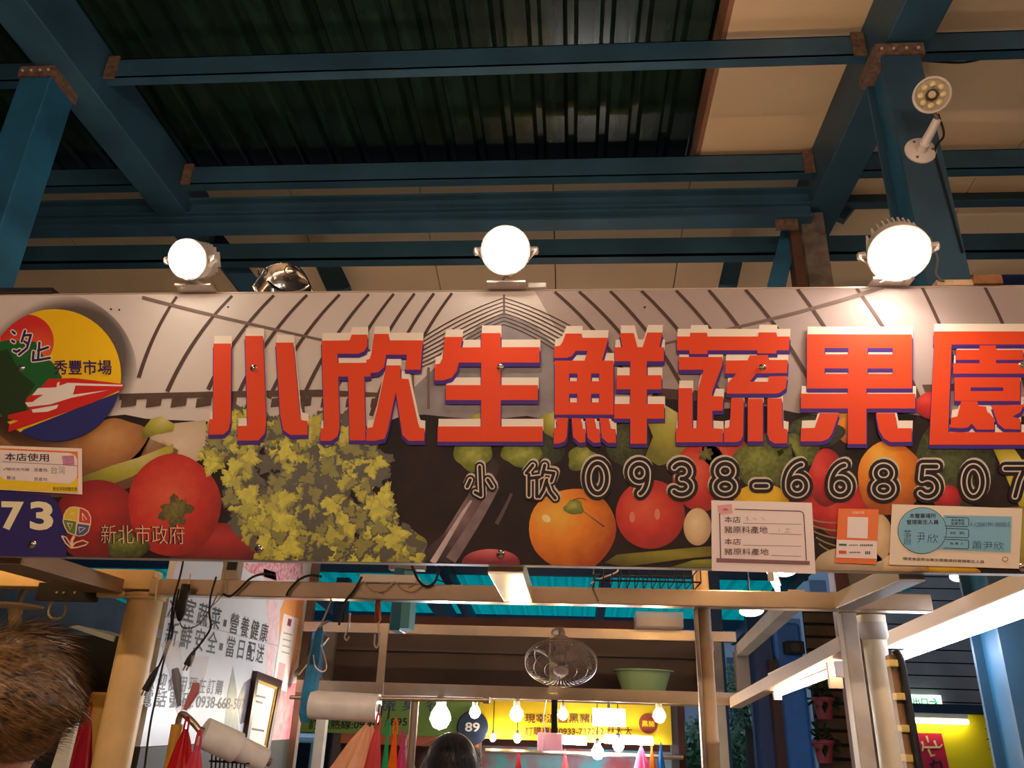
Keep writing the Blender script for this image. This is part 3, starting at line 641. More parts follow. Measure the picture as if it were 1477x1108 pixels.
# --- stall number, city mark and name
np_ = flat('number_patch', [[(-60, 700), (0, 708), (72, 714), (84, 726), (96, 760), (96, bot_y(96)), (-60, bot_y(-60))]], M('ink_indigo', (52, 42, 104), spec=.18, rough=.5), 12)
mb = MB(); mb.flat = True
for d, (x0, x1) in (('7', (2, 35)), ('3', (43, 77))): text_fit(mb, d, S(x0, 764.5, 13), S(x1, 765.5, 13), S(x0, 723, 13), bold=.035)
mb.build('number_digits', M('ink_ivory', (246, 232, 190), spec=.18, rough=.5), np_)
Z4 = zm(80, 720, 7.385)
fl = [(200, 78), (245, 85), (300, 98), (350, 130), (380, 190), (380, 260), (355, 350), (310, 390), (250, 400), (190, 385), (130, 360), (95, 300), (75, 240), (85, 170), (110, 120), (150, 85)]
ink_pe = M('ink_peach', (248, 206, 166), spec=.18, rough=.5)
city = flat('city_mark', [Z4(fl)], ink_pe, 13)
cx, cy = 228, 240
inner = [((x-cx)*.92+cx, (y-cy)*.93+cy) for x, y in fl]
for nm, quad, col in (('yellow', [(60, 60), (245, 60), (232, 232), (60, 200)], (232, 196, 20)), ('red', [(262, 60), (420, 60), (420, 270), (250, 245)], (204, 50, 40)), ('green', [(60, 215), (222, 240), (200, 420), (60, 420)], (92, 122, 34)), ('blue', [(236, 262), (420, 288), (420, 420), (215, 420)], (52, 84, 140))):
    flat('mark_quarter', [clip(Z4(quad), Z4(inner)) if False else clip(Z4(inner), Z4(quad))], M('ink_mark_'+nm, col, rough=.4), 13.6, city)
for tri in ([(155, 160), (195, 140), (195, 175)], [(285, 150), (335, 220), (290, 225)], [(125, 255), (180, 265), (160, 325)], [(250, 300), (320, 310), (255, 355)]):
    flat('mark_arrow', quads(Z4(tri+[tri[0]]), 1.4), ink_pe, 14, city)
for lf in ([(65, 392), (110, 405), (155, 470), (165, 520), (110, 470)], [(165, 520), (210, 465), (290, 440), (350, 465), (320, 490), (230, 515)]):
    flat('mark_leaf', quads(Z4(lf+[lf[0]]), 2.0), ink_pe, 13.6, city)
flat('mark_stem', quads(Z4([(200, 395), (175, 440), (175, 500)]), 4), ink_pe, 13.6, city)
for dx, l, m in ((-1, 13, M('ink_shadow_brown', (60, 30, 24), spec=.18, rough=.5)), (.8, 13.6, ink_pe)):
    mb = MB(); mb.flat = True
    text_fit(mb, '新北市政府', S(145+dx, 784, l), S(266+dx, 785, l), S(145+dx, 757, l), bold=-.012 if dx > 0 else .006)
    mb.build('city_lettering', m, sign if dx < 0 else city)
# --- round-head screws
scr = M('screw_chrome', (222, 206, 188), rough=.22, metal=1.0)
for x, y in ((32, 532), (367, 532), (722, 531), (1099, 531), (48, 786), (375, 793), (722, 800), (1474, 819), (1474, 528)):
    o = MB().lathe(S(x, y), (0, -1, 0), [(.0125, 0), (.0125, .002), (.0105, .0075), (.006, .011), (.001, .012)], n=16).build('screw', scr, sign, smooth=True)
    c = S(x, y); MB().box(c.x-.007, c.x+.007, YS-.0128, YS-.0115, c.z-.0012, c.z+.0012).build('screw_slot', M('dark_slot', (40, 30, 26), rough=.6), o)
for x, y in ((160, 446), (172, 447), (329, 443), (930, 443)): flat('drill_hole', [ell(x, y, 1.6, 1.4, 10)], ink_k, 13)

# ------------------------------------------------------------------ papers stuck on the sign
def sheet(name, quad, mat, label, cat, l0=19):
    pts = [S(x, y, l0) for x, y in quad]; r = thing(name, (sum(p.x for p in pts)/4, YS-.0004*l0, min(p.z for p in pts)), label, cat)
    mb = MB(); mb.slab(pts, (0, .0006, 0)).build('paper', mat, r); return r
def pic(name, polys, mat, l, parent):
    mb = MB(); mb.flat = True
    for p in polys: mb.poly([S(x, y, l) for x, y in p])
    return mb.build(name, mat, parent)
def words(name, body, x0, x1, yb, yt, mat, l, parent, tilt=0.0, bold=0.0):
    mb = MB(); mb.flat = True
    text_fit(mb, body, S(x0, yb, l), S(x1, yb+tilt, l), S(x0, yt, l), bold=bold); return mb.build(name, mat, parent)
pap = M('white_paper', (246, 226, 220), rough=.6); brn = M('ink_brown', (104, 70, 68), spec=.18, rough=.5); blk = M('ink_dark', (40, 34, 40), spec=.18, rough=.5)
Zp = zm(1020, 715, 9.231)
n1 = sheet('paper_notice', Zp([(55, 62), (1395, 95), (1445, 1042), (62, 1000)]), pap, 'white pork origin notice with brown frame lines taped below the phone number', 'notice')
pic('notice_frame', quads(Zp([(370, 182), (1240, 208), (1275, 228), (1288, 270), (1322, 865)]), 1.4)+quads(Zp([(165, 235), (180, 845)]), 1.6), brn, 21, n1)
pic('notice_bar', [Zp([(122, 832), (1365, 872), (1365, 925), (122, 888)])], M('ink_mauve', (140, 100, 104), spec=.18, rough=.5), 21, n1)
for yb, yt, x1, s in ((358, 275, 445, '本店'), (500, 405, 805, '豬原料產地'), (650, 570, 450, '本店'), (790, 700, 818, '豬原料產地')):
    a, b = Zp([(228, yb), (x1, yt)]); words('notice_words', s, a[0], b[0], a[1], b[1], brn, 21.5, n1, tilt=.5, bold=.006)
for y, x0 in ((372, 480), (510, 815), (665, 475), (800, 850)): pic('notice_line', quads(Zp([(x0, y-4), (1255, y+10)]), .8), M('ink_grey_rose', (150, 120, 122), spec=.18, rough=.5), 21, n1)
pic('notice_handwriting', sum([quads(Zp(st), .9) for st in ([(510, 290), (560, 330)], [(540, 270), (530, 340)], [(610, 300), (660, 320)], [(720, 290), (770, 330)], [(960, 440), (960, 480)], [(1040, 450), (1110, 445)], [(1070, 430), (1070, 490)], [(1030, 490), (1110, 488)])], []), M('ink_faint', (196, 172, 180), spec=.18, rough=.5), 21, n1)
pic('notice_corner_tab', [Zp([(135, 130), (330, 112), (335, 240), (175, 248), (150, 215)])], M('ink_rose', (232, 168, 164), spec=.18, rough=.5), 21, n1)
pic('notice_corner_tab', [Zp(ell(245, 186, 35, 14))], M('ink_rose_dark', (190, 110, 112), spec=.18, rough=.5), 22, n1)
# payment card
Zq = zm(1195, 725, 5.238)
orr = M('card_orange', (240, 112, 22), rough=.45)
c1 = sheet('payment_card', Zq([(75, 45), (380, 52), (362, 468), (52, 455)]), orr, 'small orange and white payment card on the sign beside the notice', 'card')
pic('card_panel', [Zq([(62, 280), (368, 290), (365, 425), (58, 415)])], pap, 21, c1)
pic('card_panel', [Zq([(145, 108), (300, 112), (295, 272), (140, 266)])], pap, 21, c1)
words('card_words', '掃描付款', *[Zq([(180, 85)])[0][0], Zq([(272, 85)])[0][0], Zq([(0, 86)])[0][1], Zq([(0, 66)])[0][1]], pap, 21, c1)
pic('card_logo', [Zq([(78, 310), (138, 312), (138, 328), (78, 326)])], M('ink_logo_green', (60, 120, 70), spec=.18, rough=.5), 22, c1)
pic('card_logo', [Zq([(78, 362), (135, 364), (135, 388), (78, 386)])], M('ink_logo_red', (226, 84, 60), spec=.18, rough=.5), 22, c1)
for x0, x1, y0, y1 in ((155, 225, 318, 326), (240, 345, 316, 330), (160, 255, 372, 382), (278, 330, 368, 392)): pic('card_mark', [Zq([(x0+k*14, y0), (x0+k*14+9, y0), (x0+k*14+9, y1), (x0+k*14, y1)]) for k in range(int((x1-x0)/14))], blk, 22, c1)
# hygiene certificate
crt = M('card_cream', (238, 216, 190), rough=.5); sky = M('ink_sky_blue', (132, 184, 208), spec=.18, rough=.5)
h1 = sheet('hygiene_certificate', Zq([(480, 12), (1465, 45), (1440, 500), (458, 470)]), crt, 'cream certificate with blue circle and handwriting at the right of the sign', 'certificate')
pic('certificate_band', [Zq([(870, 95), (1385, 105), (1375, 378), (820, 355)])], sky, 21, h1)
pic('certificate_circle', [Zq(ell(708, 212, 186, 176, 40))], blk, 21.5, h1)
pic('certificate_circle', [Zq(ell(708, 212, 182, 172, 40))], sky, 22, h1)
for y in (110, 195, 278): pic('certificate_box', quads(Zq([(885, y), (1055, y+6), (1060, y+14), (1058, y+66), (1050, y+72), (870, y+66)]), .9), blk, 22, h1)
def cw(s, x0, x1, yb, yt, tilt=0, bold=0, m=blk, l=23):
    a, b = Zq([(x0, yb), (x1, yt)]); words('certificate_words', s, a[0], b[0], a[1], b[1], m, l, h1, tilt=tilt, bold=bold)
cw('本營業場所', 612, 812, 118, 82, bold=.01); cw('管理衛生人員', 590, 832, 165, 130, bold=.01)
cw('食品業者', 925, 1028, 143, 124); cw('登錄字號', 925, 1028, 170, 148); cw('姓 名', 918, 1025, 240, 220); cw('負 責 人', 918, 1020, 320, 300)
cw('環境食品安全衛生開業請找管理衛生人員', 562, 1178, 434, 412, tilt=5, bold=.008)
hand = M('ink_pen_blue', (34, 44, 78), spec=.18, rough=.5)
cw('蕭', 568, 625, 322, 205, m=hand, bold=-.012); cw('尹', 668, 730, 305, 228, m=hand, bold=-.012); cw('欣', 748, 828, 305, 240, m=hand, bold=-.012)
cw('蕭尹欣', 1085, 1325, 352, 290, tilt=1.5, m=hand, bold=-.012); cw('F-120041991-00000-5', 1075, 1370, 183, 150, m=hand, bold=-.01)
pic('certificate_seal', [Zq(ell(1335, 428, 24, 20, 20))], M('ink_tan', (176, 130, 100), spec=.18, rough=.5), 22, h1); pic('certificate_seal', [Zq(ell(1335, 428, 17, 13, 20))], crt, 22.5, h1)
# origin sticker at the left end
Zl = zm(0, 640, 6.923)
s1 = sheet('origin_sticker', Zl([(-300, 10), (818, 48), (822, 508), (-300, 445)]), M('sticker_pink_white', (250, 222, 206), rough=.5), 'pink and yellow pork origin sticker above the stall number', 'sticker')
pic('sticker_band', [Zl([(-290, 32), (775, 80), (780, 350), (720, 360), (-290, 320)])], M('ink_orange_band', (236, 130, 44), spec=.18, rough=.5), 21, s1)
pic('sticker_band', [Zl([(-290, 300), (780, 345), (778, 490), (-290, 440)])], M('ink_yellow_band', (246, 208, 50), spec=.18, rough=.5), 21.3, s1)
rr = [(-290, 52), (20, 62), (700, 95), (750, 118), (770, 160), (770, 330), (740, 375), (690, 400), (40, 360), (12, 330), (-290, 320)]
pic('sticker_panel', [Zl(rr)], pap, 22, s1)
def sw(s, x0, x1, yb, yt, tilt=.6, bold=0, m=blk):
    a, b = Zl([(x0, yb), (x1, yt)]); words('sticker_words', s, a[0], b[0], a[1], b[1], m, 23, s1, tilt=tilt, bold=bold)
sw('本店使用', 50, 488, 170, 92, tilt=1.6, bold=.01); sw('豬肉含內臟', 66, 292, 270, 240); sw('原產地:', 340, 480, 280, 242); sw('豬油', 66, 152, 356, 320); sw('原產地:', 340, 480, 372, 335); sw('台灣', 510, 650, 300, 225, bold=-.012)
sw('✓', 28, 70, 265, 235); pic('sticker_line', quads(Zl([(20, 180), (620, 212), (770, 222)]), .7), brn, 23, s1)
pic('sticker_stamp', [Zl([(618, 122), (738, 118), (745, 218), (630, 215)])], M('ink_stamp', (208, 138, 168), spec=.18, rough=.5, noise=.3, scale=200), 22.5, s1)
sw('新北市政府衛生局', 530, 770, 470, 430, bold=.002)
# ================================================================== lamps on the sign and the column
alu = M('cast_white_aluminium', (214, 204, 196), rough=.4, metal=.3)
def floodlight(px, py, nrm, rpx, label, base_px):
    c = onY(px, py, 1.90); n = Vector(nrm).normalized(); r = rpx/FOC*c.y*1.18
    t = thing('floodlight', (c.x, 1.97, ZT+.004), label, 'floodlight', 'round floodlights along the top of the sign')
    MB().lathe(c, n, [(r*.80, -.055), (r*.98, -.05), (r*1.06, -.012), (r*1.06, 0.0), (r*.97, .004)], n=40).build('housing', alu, t, smooth=True)
    MB().lathe(c+n*.0045, n, [(r*.95, 0), (r*.90, .006), (r*.5, .010), (.001, .011)], n=40, cap1=False).build('lens', GLOW('floodlight_glow', (255, 240, 222), FLOOD), t, smooth=True)
    side = n.cross(Vector((0, 0, 1))).normalized(); up = side.cross(n)
    for k in range(11):
        u = (k-5)/5.5; hgt = math.sqrt(max(0, 1-u*u))*r*.95
        p = c+side*(u*r*.95)-n*.075
        MB().beam(p-up*hgt, p+up*hgt, .0045, .045, up=-n).build('heat_fin', alu, t)
    hub = []
    for s in (-1, 1):
        q = c+side*(s*(r*1.06+.012))-n*.02
        MB().lathe(q-side*(s*.012), side*s, [(.012, 0), (.012, .018), (.007, .022)], n=12).build('pivot_bolt', alu, t, smooth=True)
        foot = Vector((c.x+s*.035, 1.975, ZT+.008))
        mid = Vector((q.x*.7+foot.x*.3, q.y*.6+foot.y*.4, q.z*.45+foot.z*.55))
        MB().beam(q+side*(s*.004), mid+Vector((s*.006, 0, 0)), .005, .026, up=n).build('bracket_arm', alu, t)
        MB().beam(mid+Vector((s*.006, 0, 0)), foot, .005, .026, up=n).build('bracket_arm', alu, t)
    MB().box(c.x-.055, c.x+.055, 1.955, 2.03, ZT+.004, ZT+.010).build('foot_plate', alu, t)
    return t
floodlight(270, 374, (-.05, -.86, -.5), 29, 'round floodlight with glaring face at the left of the sign top', 0)
floodlight(729, 361, (0, -.9, -.45), 34, 'round floodlight with glaring face above the middle of the sign', 0)
floodlight(1297, 366, (-.16, -.62, -.78), 39, 'round floodlight showing its cooling fins at the right of the sign top', 0)
# driver box and batten lying on the sign top
tag(MB().box(onY(762, 415, 2.0).x, onY(788, 415, 2.0).x, 1.985, 2.03, ZT+.004, ZT+.02).build('driver_box', M('white_plastic', (246, 240, 234), rough=.4), bevel=.003), 'small white driver box lying on the sign beside the middle floodlight', 'box')
bt = thing('wooden_batten', (1.05, 2.0, ZT+.004), 'short wooden batten lying on the sign at the right', 'batten')
MB().box(onY(1345, 408, 2.02).x, onY(1396, 408, 2.02).x, 1.995, 2.03, ZT+.004, ZT+.022).build('pale_strip', M('pale_wood', (206, 170, 132), rough=.6, noise=.2, scale=30), bt)
MB().box(onY(1396, 408, 2.02).x, onY(1436, 408, 2.02).x, 1.985, 2.035, ZT+.004, ZT+.032).build('block', M('brown_wood', (150, 98, 56), rough=.6, noise=.3, scale=30), bt)
tag(MB().box(onY(-150, 426, 1.995).x, onY(76, 426, 1.995).x, 1.985, 2.03, ZT+.004, ZT+.018).build('black_rail', M('black_metal', (24, 22, 22), rough=.4)), 'black metal rail lying on the left end of the sign', 'rail')
tag(MB().tube(smoothpath([onY(1341, 342, 1.95), onY(1352, 372, 1.96), onY(1350, 395, 1.975), onY(1362, 408, 2.0), (onY(1362, 408, 2.0).x, 2.04, ZT+.01)]), .003, 6).build('lamp_cord', M('grey_cord', (120, 112, 108), rough=.5), smooth=True), 'thin grey cord behind the right floodlight', 'cord')
# spotlight on a wall bracket, switched off
sp = thing('bracket_spotlight', onY(1328, 218, 2.755), 'white bracket spotlight with ring of pale diodes bolted to the blue column', 'spotlight')
wp = M('white_enamel', (226, 214, 208), rough=.35)
bc = onY(1328, 217, 2.755); YC = 2.76
o = MB().lathe((bc.x, YC, bc.z), (0, -1, 0), [(.064, 0), (.064, .006), (.058, .011), (.024, .016), (.020, .05)], n=32).build('base_plate', wp, sp, smooth=True)
for a in (60, 180, 300):
    q = Vector((bc.x+.045*math.cos(math.radians(a+60)), YC-.010, bc.z+.045*math.sin(math.radians(a+60))))
    MB().lathe(q, (0, -1, 0), [(.007, 0), (.006, .004), (.002, .005)], n=10).build('screw', M('grey_screw', (120, 110, 104), rough=.4, metal=.6), o)
kn = onY(1352, 172, 2.62)
MB().tube([(bc.x, YC-.02, bc.z), (bc.x*.5+kn.x*.5, (YC+2.62)/2-.03, bc.z*.5+kn.z*.5), kn], [.021, .018, .016], 16).build('arm', wp, sp, smooth=True)
hd = onY(1344, 137, 2.56); hn = Vector((-.28, -.78, -.55)).normalized()
MB().tube([kn, kn*.5+hd*.5+Vector((.008, .03, 0)), hd-hn*.03], .009, 10).build('swivel_joint', M('dull_steel', (150, 140, 130), rough=.35, metal=.8), sp, smooth=True)
R_ = 27/FOC*2.56*1.16
h = MB().lathe(hd, hn, [(R_*.6, -.045), (R_*.95, -.03), (R_, -.01), (R_, .008), (R_*.90, .012), (R_*.86, .004)], n=36, cap1=False).build('head', wp, sp, smooth=True)
MB().lathe(hd, hn, [(R_*.87, .002), (.001, .0025)], n=36, cap0=False, cap1=False).build('reflector', M('tan_reflector', (176, 156, 124), rough=.4), sp)
sx = hn.cross(Vector((0, 0, 1))).normalized(); su = sx.cross(hn)
for k in range(8):
    a = 2*math.pi*k/8+.2; q = hd+(sx*math.cos(a)+su*math.sin(a))*R_*.58
    MB().lathe(q, hn, [(R_*.17, .002), (R_*.16, .007), (R_*.08, .012), (.001, .013)], n=14, cap1=False).build('diode_lens', M('pale_diode', (248, 232, 180), rough=.25), sp, smooth=True)
MB().lathe(hd, hn, [(R_*.34, .002), (R_*.34, .012), (R_*.26, .013), (R_*.26, .004)], n=24, cap1=False).build('sensor_ring', M('black_ring', (50, 42, 34), rough=.4), sp)
MB().lathe(hd, hn, [(R_*.25, .003), (R_*.2, .011), (.001, .013)], n=20, cap1=False).build('sensor', M('tan_sensor', (206, 180, 140), rough=.35), sp, smooth=True)
tag(MB().tube(smoothpath([kn+Vector((.03, .04, .06)), kn+Vector((.045, .06, -.03)), (bc.x+.055, YC-.012, bc.z+.0), (bc.x+.06, YC-.006, bc.z-.13), (bc.x+.075, YC-.006, bc.z-.5)]), .005, 6).build('spotlight_cable', M('black_rubber', (18, 17, 17), rough=.6), smooth=True), 'black cable running down the blue column from the bracket spotlight', 'cable')
# unseen tube lamps added behind the viewer to light sign and ceiling
for x in (-2.4, -.8, .8, 2.4):
    t = thing('tube_lamp', (x, -1.3, 3.2), 'unseen white tube lamp added over the aisle behind the viewer, %s' % {-2.4: 'leftmost of four', -.8: 'second from the left', .8: 'third from the left', 2.4: 'rightmost of four'}[x], 'tube lamp', 'added tube lamps behind the viewer')
    MB().box(x-.62, x+.62, -1.32, -1.28, 3.24, 3.28).build('body', wp, t)
    MB().tube([(x-.58, -1.30, 3.2), (x+.58, -1.30, 3.2)], .016, 10).build('tube', GLOW('aisle_fill_glow', (255, 220, 190), AISLE_FILL), t)
    MB().box(x-.61, x-.582, -1.32, -1.28, 3.18, 3.238).build('socket', wp, t); MB().box(x+.582, x+.61, -1.32, -1.28, 3.18, 3.238).build('socket', wp, t)
struct(MB().box(-4, 4, -1.33, -1.27, 3.282, 3.34).build('trim_1', dsteel), 'dark steel rail added to carry the unseen aisle lamps')
for x in (-3.9, 3.9): struct(MB().box(x-.05, x+.05, -1.35, -1.25, 0, 3.282).build('trim_1', dsteel), 'steel post under the added rail of the aisle lamps')
# ================================================================== hall walls added to keep sky light out, far street
drab = M('drab_wall', (84, 76, 70), rough=.8, noise=.25, scale=1.5)
struct(MB().box(-7.1, -7.0, -4, 14, 0, 5.1).build('wall_left', drab), 'drab wall far left, added to keep sky light out')
struct(MB().box(7.2, 7.3, -4, 14, 0, 5.1).build('wall_right', drab), 'drab wall far right, added to keep sky light out')
struct(MB().box(-7, 6.2, -4.1, -4.0, 0, 5.1).build('wall_back', drab), 'unseen drab wall behind the viewer, added to keep sky light out')
struct(MB().box(-7, 6.2, -4.0, 4.1, 5.06, 5.1).build('roof_deck', drab), 'outer roof deck')
# ------------------------------------------------------------------ stall frame of stainless steel
inox = M('stainless_steel', (196, 178, 158), rough=.30, metal=.85, noise=.2, scale=5, bump=.05)
warmw = M('cream_paint', (226, 190, 128), rough=.45, noise=.18, scale=6)
fr = thing('market_stall', (-.15, 2.584, 0), 'stainless steel stall frame hanging the sign, with cream pipe and white posts', 'stall')
zb0, zb1 = onY(740, 869, 2.549).z, onY(740, 845, 2.549).z
MB().box(-1.38, 1.09, 2.549, 2.608, zb0, zb1).build('front_rail', inox, fr, bevel=.003)
PX = -1.42
MB().lathe((PX, 2.614, 0), (0, 0, 1), [(.056, 0), (.056, zb0-.012), (.063, zb0-.01), (.063, zb0)], n=28).build('cream_post', warmw, fr, smooth=True)
MB().lathe((PX, 2.614, zb0), (0, 0, 1), [(.066, 0), (.066, .008), (.045, .012)], n=24).build('post_collar', warmw, fr, smooth=True)
MB().box(-3.0, -1.38, 2.561, 2.62, zb0+.018, zb1+.03).build('left_rail', warmw, fr, bevel=.003)
for x0, x1, m in ((-1.60, -1.47, M('tan_paint', (150, 118, 84), rough=.5, noise=.15, scale=6)), (-.215, -.125, inox), (.80, .86, M('dull_zinc', (150, 144, 140), rough=.45, metal=.5))):
    MB().box(x0, x1, 2.032, 2.549, zb0+.001, zb1-.004).build('sign_bracket', m, fr, bevel=.002)
    MB().box(x0, x1, 2.031, 2.036, zb0+.001, ZB_+.12).build('bracket_plate', m, fr)
# right posts
def vpost(name, pxl, pxr, py, Y, d, ztop, mat, parent, z0=0):
    a, b = onY(pxl, py, Y), onY(pxr, py, Y); return MB().box(a.x, b.x, Y, Y+d, z0, ztop).build(name, mat, parent, bevel=.003)
whp = M('chipped_white_paint', (206, 196, 184), rough=.5, noise=.22, scale=9, rgb2=(170, 156, 138))
vpost('flat_post', 1228, 1251, 1000, 2.614, .05, zb0, whp, fr)
pc = onY(1272, 1000, 2.679)
MB().lathe((pc.x, 2.679, 0), (0, 0, 1), [(.035, 0), (.035, zb0-.035), (.041, zb0-.03), (.043, zb0)], n=24).build('round_post', M('ivory_pipe', (224, 208, 178), rough=.4, noise=.12, scale=5), fr, smooth=True)
MB().lathe((pc.x, 2.679, zb0-.075), (0, 0, 1), [(.035, 0), (.043, .012), (.043, .052), (.036, .058)], n=24).build('pipe_socket', whp, fr, smooth=True)
# middle posts
pm = onY(1021, 1000, 2.64)
MB().lathe((pm.x, 2.64, 0), (0, 0, 1), sum([[(.024, h*.27), (.024, h*.27+.25), (.027, h*.27+.255), (.027, h*.27+.265)] for h in range(7)], [])+[(.024, 1.93), (.024, zb1+.1)], n=18).build('jointed_post', M('tan_pipe', (172, 144, 112), rough=.45, noise=.2, scale=5), fr, smooth=True)
vpost('thin_post', 1008, 1014, 1000, 2.61, .02, zb1+.1, inox, fr)
MB().box(pm.x-.03, pm.x+.03, 2.602, 2.66, zb1+.09, zb1+.105).build('post_tie', inox, fr)
# depth rails at the right side of the stall
grey = M('grey_primer', (150, 142, 134), rough=.5, noise=.2, scale=5)
a, b = onY(1150, 862, 2.66), onY(1068, 940, 4.0)
MB().beam(a, b, .05, .05).build('side_rail', grey, fr)
MB().beam(b, (b.x, b.y, onY(1066, 1012, 4.0).z), .06, .06, up=(0, 1, 0)).build('hanger', grey, fr)
c = onY(1060, 1014, 4.0); d = onY(1222, 929, 2.72)
MB().beam(c, d, .05, .045).build('side_rail', M('rail_pinkish', (190, 170, 160), rough=.5), fr)
# rear shelf of the stall: two rails, back board, strap
YF = 4.0
za, zc = onY(740, 918, YF).z, onY(740, 904, YF).z; zd, ze = onY(740, 1008, YF).z, onY(740, 990, YF).z
xl, xr = onY(432, 950, YF).x, onY(1064, 950, YF).x
sh = thing('rear_shelf', ((xl+xr)/2, YF, 0), 'stainless hanging shelf with dark back board across the rear of the stall', 'shelf')
MB().box(xl, xr, YF, YF+.04, za, zc).build('upper_rail', inox, sh); MB().box(xl, xr, YF, YF+.05, zd, ze).build('lower_rail', inox, sh)
tn = M('dark_brown_board', (92, 74, 64), rough=.6, noise=.3, scale=3)
MB().box(xl, xr, YF+.05, YF+.42, ze-.015, ze-.003).build('shelf_board', tn, sh)
MB().box(xl, xr, YF+.42, YF+.44, zd, zc+.01).build('back_board', tn, sh)
MB().box(xl, xr, YF+.40, YF+.418, onY(740, 940, YF+.4).z-.012, onY(740, 940, YF+.4).z).build('board_batten', M('dull_batten', (92, 76, 66), rough=.5), sh)
q = onY(551, 950, YF-.01); MB().box(q.x-.018, q.x+.018, YF-.012, YF, zd, zc).build('strap', inox, sh)
for x in (xl+.03, xr-.03, onY(1030, 950, YF).x): MB().box(x-.025, x+.025, YF+.38, YF+.43, 0, zc).build('leg', grey, sh)
# ------------------------------------------------------------------ side board with the printed poster, at the left of the stall
XW = -1.375
brd = thing('side_board', (XW-.02, 2.8, 0), 'white slanted advert board with grey lettering along the left of the stall', 'board')
zp0 = 1.539; ZPT = 2.42; Y0, Y1 = 2.684, 4.13
MB().box(XW-.025, XW, Y0, Y1, zp0, ZPT).build('panel', M('white_board', (214, 218, 224), rough=.35, noise=.05, scale=3), brd)
MB().box(XW-.03, XW+.002, Y0, Y1, .0, zp0-.002).build('lower_panel', M('charcoal_board', (52, 50, 44), rough=.6, noise=.2, scale=4), brd)
def PXW(x, y, l=0): return onX(x, y, XW+.0006*l)
def wtext(s, a, b, hpx, mat, l=2, bold=0.0):
    p0 = PXW(a[0], a[1]+hpx*.5, l); p1 = PXW(b[0], b[1]+hpx*.42, l); p2 = PXW(a[0]+2, a[1]-hpx*.5, l)
    p1.z = p0.z; p2.y = p0.y; mb = MB(); mb.flat = True
    h = p2.z-p0.z; text_fit(mb, s, p0, p1, p0+Vector((0, 0, h)), bold=bold); return mb.build('board_lettering', mat, brd)
gk = M('ink_slate', (58, 62, 66), rough=.5)
zline = lambda x, y: PXW(x, y).z
def row(s, x0, x1, py_ref, px_ref, h, bold=.010):
    z = PXW(px_ref, py_ref, 2).z; ya = PXW(x0, py_ref, 2).y; yb = PXW(x1, py_ref, 2).y
    mb = MB(); mb.flat = True
    text_fit(mb, s, (XW+.0012, ya, z-h/2), (XW+.0012, yb, z-h/2), (XW+.0012, ya, z+h/2), bold=bold); mb.build('board_lettering', gk, brd)
row('▪\u2009溫\u2009室\u2009蔬\u2009菜\u2009▪\u2009營\u2009養\u2009健\u2009康', 229, 391, 882, 278, .080); row('▪\u2009新\u2009鮮\u2009安\u2009全\u2009▪\u2009當\u2009日\u2009配\u2009送', 225, 384, 921, 280, .080)
row('歡\u2009迎\u2009使\u2009用\u2009現\u2009在\u2009訂\u2009購', 209, 322, 988, 280, .053); row('電\u2009話\u2009號\u2009碼:\u20090938-668-507', 203, 354, 1011, 280, .053)
def wpic(name, pts, mat, l=1):
    mb = MB(); mb.flat = True; mb.poly([PXW(x, y, l) for x, y in pts]); return mb.build(name, mat, brd)
wpic('printed_carrot', [(404, 880), (420, 840), (440, 845), (432, 940), (412, 1000), (398, 1010), (402, 930)], PRINTED('print_carrot', (240, 176, 110), (232, 150, 84), (214, 190, 190), .5, .5, noise=.2))
wpic('printed_flower', [(380, 820), (398, 826), (402, 900), (392, 980), (382, 1000), (386, 900)], M('print_flower', (228, 196, 200), rough=.4, noise=.15, scale=30))
wpic('printed_pink_field', [(385, 990), (430, 985), (424, 1085), (372, 1075)], M('print_pink_field', (226, 130, 140), rough=.4, noise=.4, scale=25), 1.5)
wpic('printed_leaf', [(328, 1000), (336, 960), (342, 1000), (344, 1060), (322, 1060)], M('print_leaf_grey', (140, 150, 134), rough=.4, noise=.3, scale=25))
wpic('printed_vase', [(342, 1010), (352, 985), (362, 978), (368, 1000), (360, 1040), (346, 1045)], M('print_vase', (110, 100, 106), rough=.4, noise=.4, scale=30))
wpic('printed_script', [(344, 812), (436, 812), (438, 836), (400, 838), (360, 826)], M('print_script', (232, 206, 214), rough=.4, noise=.5, scale=60, rgb2=(196, 60, 84)), 1)
for y in (905,): 
    q = PXW(300, y, 1); MB().box(XW, XW+.002, Y0, Y1, q.z-.002, q.z+.001).build('board_seam', M('seam_grey', (170, 172, 176), rough=.5), brd)
# end post of the board
struct_end = MB().box(XW-.01, XW+.035, Y1, Y1+.045, 0, ZPT+.05).build('end_post', M('brown_angle_iron', (96, 74, 62), rough=.5, noise=.3, scale=6), brd)
# papers on the board
ct = thing('pinned_certificate', (XW+.002, PXW(410, 990).y, PXW(402, 1000).z), 'narrow pale green certificate pinned to the side board', 'certificate')
def onboard(name, quad, mat, l, th, parent):
    mb = MB(); mb.slab([PXW(x, y, l) for x, y in quad], (th, 0, 0)); return mb.build(name, mat, parent)
onboard('paper', [(409, 885), (431, 893), (413, 998), (393, 990)], pap, 3, .001, ct)
onboard('seal', [(416, 892), (421, 894), (419, 904), (414, 902)], M('seal_wine', (130, 50, 66), rough=.5), 5.5, .0004, ct)
onboard('print_block', [(403, 955), (412, 958), (408, 985), (399, 981)], M('faint_pink_frame', (230, 170, 170), rough=.5), 5.5, .0004, ct)
for k in range(4): onboard('print_line', [(409-k, 912+k*9), (421-k*1.3, 915+k*9), (421-k*1.3, 917+k*9), (409-k, 914+k*9)], M('faint_green_ink', (150, 180, 150), rough=.5), 5.5, .0004, ct)
fc = thing('framed_certificate', (XW+.01, PXW(375, 1080).y, PXW(352, 1082).z), 'white certificate in a dark wooden frame with gilt inner edge', 'certificate')
